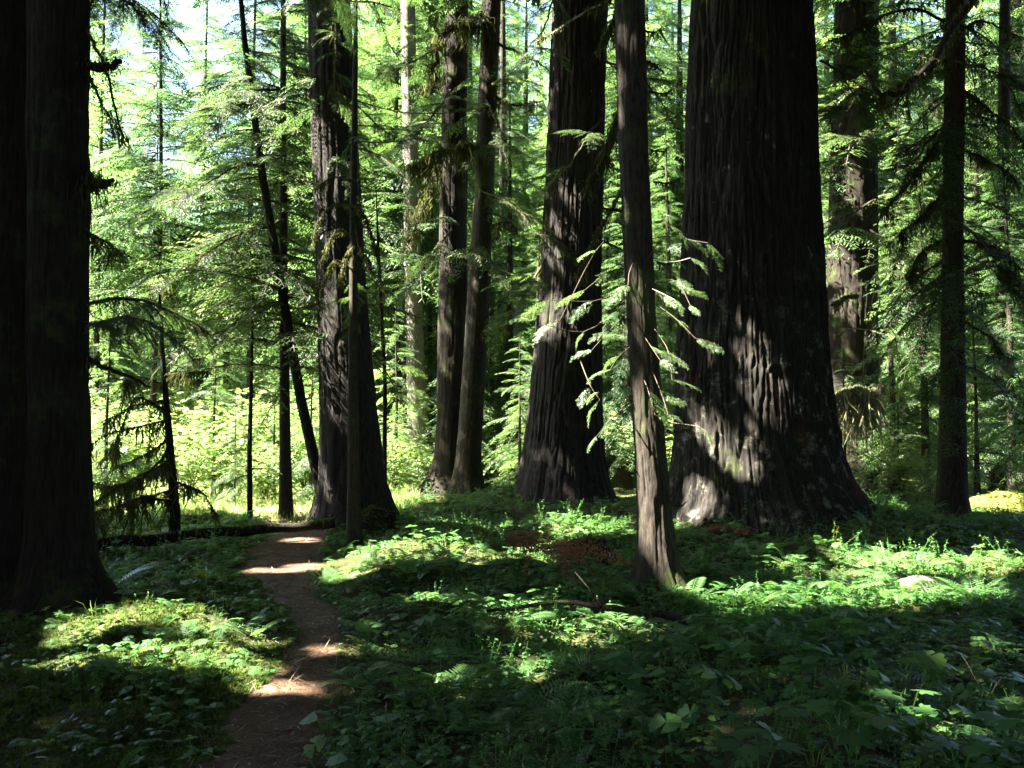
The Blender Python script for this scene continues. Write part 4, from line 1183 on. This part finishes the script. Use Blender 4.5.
def scatter(geo, kind, x, y, s0, s1, rg, mat=0, tilt=.2, tmean=.5, tsd=.17, sink=.02):
    z = H(x, y)
    k = len(x)
    R = rot(rg.uniform(0, 6.28, k), rg.normal(0, tilt, k), rg.normal(0, tilt, k))
    sc = rg.uniform(s0, s1, k) * (0.55 + 0.9 * fbm(x * .9, y * .9, seed=91))
    w = rg.integers(0, len(SETS[kind]), k)
    tn = np.clip(rg.normal(tmean, tsd, k), .02, .98)
    for b, Q in enumerate(SETS[kind]):
        i = np.where(w == b)[0]
        W = np.einsum('kij,nqj->knqi', R[i], Q) * sc[i][:, None, None, None] + np.stack([x[i], y[i], z[i] - sink], -1)[:, None, None]
        geo.quads(W.reshape(-1, 4, 3), mat, np.repeat(tn[i], len(Q)))


rg = np.random.default_rng(41)


def pick(n, y0, y1, clear=0.02, side=None, patch=None):
    x, y = scatter_pts(n, y0, y1, rg)
    m = trunk_clear(x, y) & (path_dist(x, y) > clear + .22 * (vnoise(x * 2.6, y * 2.6, seed=14) - .62))
    if side == 'L': m &= x < np.interp(y, PATH[:, 1], PATH[:, 0])
    if side == 'R': m &= x > np.interp(y, PATH[:, 1], PATH[:, 0])
    if patch: m &= fbm(x * patch[0], y * patch[0], seed=patch[1]) > patch[2]
    return x[m], y[m]


g = Geo()
for n, y0, y1, cl, side, patch, kind, s0, s1, tm_ in [
        (1100, 3.0, 7.5, .03, 'R', (.9, 51, .50), 'vanilla', .4, .95, .42), (400, 7, 14, .12, 'R', (.7, 52, .52), 'vanilla', .45, .8, .5),
        (300, 3.0, 10, .15, 'L', (1.1, 53, .58), 'vanilla', .35, .6, .45),
        (3600, 3.0, 10, .04, 'R', (1.2, 54, .50), 'bunch', .5, 1.1, .5), (2200, 3.0, 10, .04, 'L', (1.2, 54, .53), 'bunch', .5, .9, .5), (5000, 9, 19, .08, None, (.8, 55, .5), 'bunch', .8, 1.4, .55),
        (9000, 3.0, 9, .0, 'R', (1.5, 56, .46), 'oxalis', .6, 1.3, .5), (4500, 3.0, 9, .0, 'L', (1.5, 56, .50), 'oxalis', .6, 1.1, .5), (6000, 8, 16, .05, None, (1., 57, .48), 'oxalis', .9, 1.7, .55),
        (2200, 3.2, 10, .15, 'R', (1.1, 58, .46), 'twig', .35, .85, .55), (500, 3.2, 10, .15, 'L', (1.1, 58, .5), 'twig', .3, .6, .55), (3600, 9, 20, .2, None, (.8, 59, .44), 'twig', .4, .9, .6),
        (3400, 3.4, 10, .1, 'R', (.9, 60, .42), 'fernlet', .35, 1.0, .5), (2600, 9, 20, .15, None, (.7, 61, .42), 'fernlet', .5, 1.1, .58), (320, 4, 10, .2, 'L', (.8, 62, .46), 'fernlet', .35, .8, .55)]:
    x, y = pick(n, y0, y1, cl, side, patch)
    scatter(g, kind, x, y, s0, s1, rg, tmean=tm_)
tag(g.build("ground_cover", M['herb']), "low leafy herbs carpeting the forest floor", "undergrowth", kind="stuff")

g = Geo()
for n, y0, y1, cl, side, patch, s0, s1 in [(70000, 3, 10, -.03, 'L', (1.0, 71, .30), .6, 1.2), (9000, 3, 9.5, .0, 'R', (1.0, 72, .5), .5, 1.1), (16000, 9, 17, .0, None, (.8, 73, .42), .7, 1.3)]:
    x, y = pick(n, y0, y1, cl, side, patch)
    scatter(g, 'tuft', x, y, s0, s1, rg, tmean=.5, tsd=.22, sink=.005)
tag(g.build("moss", M['mosstuft']), "yellow green moss on the banks of the trail", "moss", kind="stuff")

g = Geo()
x, y = pick(900, 3.2, 15, .0, None, (1.1, 75, .55))
scatter(g, 'grass', x, y, .5, 1.1, rg, tmean=.75)
x = rg.uniform(-12, -2, 5200); y = rg.uniform(15.8, 26, 5200)
scatter(g, 'grass', x, y, .8, 1.8, rg, tmean=.85)
tag(g.build("grass", M['maple']), "thin grass blades in the clearing and along the trail", "grass", kind="stuff")

# litter on trail and floor
g = Geo()
n = 5200
k = rg.integers(0, len(PATH), n)
x = PATH[k, 0] + rg.normal(0, .32, n); y = PATH[k, 1] + rg.normal(0, .15, n)
x2, y2 = scatter_pts(3500, 3, 16, rg)
x, y = np.append(x, x2), np.append(y, y2)
z = H(x, y) + .016
n = len(x)
R = rot(rg.uniform(0, 6.28, n), rg.normal(0, .25, n), rg.normal(0, .35, n))
tl = leaflet(1, .35, 2, .1)
tl2 = leaflet(1, .06, 2, .05)
for Q, sel, s0, s1 in ((tl, rg.random(n) < .4, .02, .045), (tl2, rg.random(n) < .7, .05, .14)):
    i = np.where(sel)[0]
    W = np.einsum('kij,nqj->knqi', R[i], Q) * rg.uniform(s0, s1, len(i))[:, None, None, None] + np.stack([x[i], y[i], z[i]], -1)[:, None, None]
    g.quads(W.reshape(-1, 4, 3), 0, np.repeat(rg.random(len(i)) * .9, len(Q)))
tag(g.build("leaf_litter", M['litter']), "dead needles and bits of bark scattered on the trail", "litter", kind="stuff")

# single ferns and broad leaved plants that stand out
def plant(name, label, cat, px, py, Q, mat, s=1., rz=0., group=None, tmean=.55, lift=0.0):
    p = on_ground(px, py)
    g = Geo()
    g.quads(turn(Q, rz, 0, 0, s, (0, 0, lift)), 0, np.clip(rg.normal(tmean, .1, len(Q)), 0, 1))
    o = g.build(name, M[mat])
    o.location = p
    return tag(o, label, cat, group)


for px, py, L, nf, lab in [(410, 580, .7, 8, "lush fern in the sun on the trail's right bank, below the furrowed trunk"), (355, 572, .5, 6, "small bright fern at the very edge of the trail near the log"),
                           (455, 575, .6, 7, "fern between the sunlit trail bank and the dead red frond"), (200, 672, .32, 5, "small fern in the brightest sun patch left of the trail"),
                           (250, 640, .4, 5, "small shaded fern on the left mound beside the trail"), (690, 605, .6, 7, "sunlit fern at the foot of the slim near trunk"),
                           (755, 608, .5, 6, "sunlit fern in front of the giant trunk's left root"), (845, 595, .65, 8, "large sunlit fern in front of the giant trunk's right root"),
                           (905, 598, .7, 8, "brightest fern, in the sun patch between the giant trunk and the mossy limbs"), (975, 600, .55, 7, "fern in the sun strip at the right side of the forest floor"),
                           (505, 632, .55, 7, "fern beside the dark fallen branch's thin end"), (620, 640, .5, 6, "small fern just in front of the dark fallen branch"),
                           (525, 715, .5, 6, "fern in the small sun spot in the middle of the dark plants"), (440, 705, .5, 6, "shaded fern near the lone sun spot among the dark plants"),
                           (365, 690, .4, 6, "dark fern overhanging the right edge of the trail"), (110, 590, .55, 7, "fern at the foot of the dark mossy trunk"), (600, 545, .55, 7, "fern in sun between the broad furrowed trunk and slim trunk")]:
    plant("fern", lab, "fern", px, py, p_fern(L, nf), 'fern', rz=rg.uniform(0, 6), group="ferns on the forest floor")


def big_leaf_plant(h, n, l):
    q = []
    for k in range(n):
        az = k * 6.283 / n + rg.normal(0, .3); e = np.array([math.cos(az) * h * .35, math.sin(az) * h * .35, h * rg.uniform(.75, 1.1)])
        q.append(stemq((0, 0, 0), e, .005))
        q.append(turn(MAPLE_LEAF, az, rg.uniform(-.25, .1), rg.normal(0, .15), l * rg.uniform(.8, 1.15), e))
    return np.vstack(q)


for px, py, h, n_, l, lab in [(850, 760, .2, 3, .13, "broad lobed leaves, largest and bluish, low in the shade"), (760, 790, .2, 4, .12, "broad leaved plant at the bottom edge, next to the largest bluish leaves"),
                              (905, 735, .2, 5, .09, "cluster of mid sized lobed leaves right of the largest bluish leaves"), (960, 790, .2, 5, .09, "lobed plant at the bottom edge below the bare forked twig"),
                              (930, 690, .2, 5, .085, "cluster of level lobed leaves above the forked twig's foot"), (1010, 760, .2, 4, .1, "lobed leaves in the bottom corner beside the forked twig")]:
    plant("broadleaf_plant", lab, "plant", px, py, big_leaf_plant(h, n_, l), 'herb', tmean=.5, group="broad leaved plants in the shade")

# sunlit little hemlock and ferns behind the giant
p = at(900, 500, 20.9)
place_bg('hem4', p[0], 20.9, .5, 1.0, "hemlock_seedling", "tiny pale green hemlock between the giant trunk and the slim mossy limbed trunk", "tree")
for px, py, L, lab in [(880, 512, .6, "pale sunlit fern against the giant trunk's right flank"), (925, 515, .5, "sunlit fern at the foot of the slim mossy limbed trunk")]:
    plant("fern", lab, "fern", px, py, p_fern(L, 7), 'fern', group="ferns on the forest floor")

# ------------------------------------------------------------------ fallen wood, rock, dead fronds
def log(name, label, cat, pts, r0, r1, mat, moss=0, n=30, sides=14, mlen=.1, bumps=.12):
    P = smoothcurve(pts, n)
    P = P + rg.normal(0, .15, P.shape) * r0
    g = Geo()
    g.tube(P, np.linspace(r0, r1, n) * (1 + rg.normal(0, bumps * .5, n)), sides)
    base = P[0]
    root = thing(name, label, cat, base)
    g.build("stem", M[mat], root, smooth=True, loc=base)
    if moss:
        g = Geo()
        moss_strands(g, P + [0, 0, r0 * .6], moss, mlen, .014, rg, spread=r0 * .5)
        g.build("moss", M['mosstuft'], root, loc=base)
    return root, P, base


lg, lp, lb = log("fallen_log", "thin mossy fallen log lying across the end of the trail", "log", [at(60, 545, 11.7), at(140, 540, 12.1), at(230, 532, 12.6), at(335, 524, 13.2)], .085, .065, 'bark_dark', moss=160, mlen=.12)
for pts in [[(150, 538, 12.6), (150, 552, 12.4), (160, 568, 12.2)], [(175, 536, 12.7), (172, 556, 12.5)], [(120, 540, 12.5), (128, 520, 12.5)]]:
    g = Geo(); g.tube(smoothcurve([at(*q) for q in pts], 6), np.linspace(.015, .006, 6), 5); g.build("snag", M['bark_dark'], lg, loc=lb)
log("fallen_log", "short thick mossy log lying behind the thin fallen log", "log", [at(165, 518, 16.6), at(200, 523, 16.2), at(236, 533, 15.6)], .14, .10, 'bark_dark', moss=260, mlen=.1)
bl, bp, bb = log("fallen_branch", "long dark dead branch lying on the plants before the slim trunk", "branch", [at(486, 611, 7.3), at(520, 607, 7.3), at(565, 602, 7.3), at(610, 608, 7.2), at(655, 613, 7.1), at(690, 622, 6.9)], .012, .034, 'bark_dark', sides=8)
for pts in [[(600, 606, 7.2), (590, 590, 7.3), (575, 572, 7.4)], [(640, 611, 7.1), (660, 628, 7.0), (690, 636, 6.9)]]:
    g = Geo(); g.tube(smoothcurve([at(*q) for q in pts], 6), np.linspace(.012, .004, 6), 5); g.build("snag", M['bark_dark'], bl, loc=bb)
for lab, pts, r in [("pale stick lying in the sun near the dark left trunks", [at(45, 650, 6.9), at(70, 636, 7.1), at(98, 628, 7.3)], .016),
                    ("bare forked twig rising from the dark plants at the right", [at(975, 770, 4.9), at(985, 705, 5.0), at(972, 672, 5.05), at(962, 655, 5.1)], .005),
                    ("thin curved twig leaning in the dark plants below the sun strip", [at(805, 665, 6.4), at(830, 640, 6.6), at(850, 608, 6.9)], .007),
                    ("short pale twig sticking up beside the dead red frond", [at(560, 600, 9.2), at(566, 585, 9.2), at(574, 574, 9.2)], .012),
                    ("short grey stick leaning over the mossy mound behind the red frond", [at(462, 536, 13), at(470, 528, 13), at(478, 519, 13)], .014)]:
    r_, P_, b_ = log("stick", lab, "stick", pts, r, r * .5, 'twig' if "forked" in lab else 'deadwood', n=12, sides=6)
    if "forked" in lab:
        g = Geo(); g.tube(smoothcurve([at(985, 705, 5.0), at(1000, 680, 5.0), at(1018, 668, 5.0)], 6), np.linspace(.004, .002, 6), 5); g.build("fork", M['twig'], r_, loc=b_)

BOUGH_DEAD = [make_bough(RB, 1.0, 12, 0.08, 0.016, .75, 0.36, 0.45)]
for px, py, d, rz_, L, lab in [(505, 562, 9.4, -.35, .85, "dead rust red frond drooping on the dark mound"), (548, 580, 8.9, -.6, .6, "second dead rust red frond, lower and nearer the slim trunk")]:
    g = Geo()
    stamp(g, BOUGH_DEAD, np.zeros((4, 3)) + rg.normal(0, .05, (4, 3)), rz_ + np.array([-.5, -.1, .3, .7]), np.full(4, .12), rg.normal(0, .8, 4), L * rg.uniform(.7, 1.05, 4), rg, leafmat=0, stemmat=1, stems='all', tint=rg.random(4))
    o = g.build("dead_frond", [M['deadfern'], M['twig']])
    o.location = at(px, py - 24, d)
    tag(o, lab, "frond")


def lump(name, label, cat, c, r, mat, seed, moss=0, kind=None):
    nu, nv = 48, 24
    th, ph = np.meshgrid(np.linspace(0, 2 * math.pi, nu, endpoint=False), np.linspace(0.02, math.pi - .02, nv), indexing='xy')
    D = np.stack([np.sin(ph) * np.cos(th), np.sin(ph) * np.sin(th), np.cos(ph)], -1).reshape(-1, 3)
    k = 1 + .55 * (fbm(D[:, 0] * 1.6 + 4, D[:, 1] * 1.6, D[:, 2] * 1.6, seed=seed) - .5) + .18 * (fbm(D[:, 0] * 6, D[:, 1] * 6, D[:, 2] * 6, seed=seed + 1) - .5)
    V = D * k[:, None] * np.asarray(r)
    i, j = np.meshgrid(np.arange(nv - 1), np.arange(nu), indexing='ij')
    a = i * nu + j; b = i * nu + (j + 1) % nu
    root = thing(name, label, cat, c)
    g = Geo(); g.indexed(V, np.stack([a, a + nu, b + nu, b], -1).reshape(-1, 4)); g.build("body", M[mat], root, smooth=True)
    if moss:
        up = V[V[:, 2] > -.1 * r[2]]
        s_ = up[rg.integers(0, len(up), moss)] + rg.normal(0, .02, (moss, 3))
        g = Geo()
        Q = SETS['tuft'][0]
        R = rot(rg.uniform(0, 6.28, moss), rg.normal(0, .4, moss), rg.normal(0, .4, moss))
        W = np.einsum('kij,nqj->knqi', R, Q) * rg.uniform(.7, 1.5, moss)[:, None, None, None] + s_[:, None, None]
        g.quads(W.reshape(-1, 4, 3), 0, np.repeat(np.clip(rg.normal(.6, .2, moss), 0, 1), len(Q)))
        g.build("moss", M['mosstuft'], root)
    return root


p = at(1010, 500, 18.8)
lump("mossy_rock", "moss covered rock glowing yellow green in the sun at the right edge", "rock", (p[0] + .35, p[1], -.28), (1.35, .75, .6), 'mossrock', 15, 2600)
p = at(590, 570, 10.6)
lump("rotten_stump", "low dark mossy stump under the slim near trunk", "stump", (p[0], p[1], .05), (.34, .3, .3), 'bark_dark', 8, 360)
p = at(372, 520, 14.2)
lump("mossy_stump", "dark mossy root hump at the foot of the furrowed trunk", "stump", (p[0], p[1], .0), (.4, .34, .34), 'bark_dark', 12, 420)
for k, (px, py, s_, lab) in enumerate([(718, 533, .12, "red brown chunk of bark lying at the giant trunk's foot, left one"), (745, 536, .1, "red brown chunk of bark lying at the giant trunk's foot, middle one"), (783, 532, .13, "red brown chunk of bark lying at the giant trunk's foot, right one"),
                                     (920, 590, .16, "pale bleached wood chunk in the brightest sun patch")]):
    p = on_ground(px, py)
    lump("bark_chunk", lab, "bark", (p[0], p[1], p[2] + .04), (s_ * 1.6, s_, s_ * .6), 'redwood' if k < 3 else 'deadwood', 30 + k)
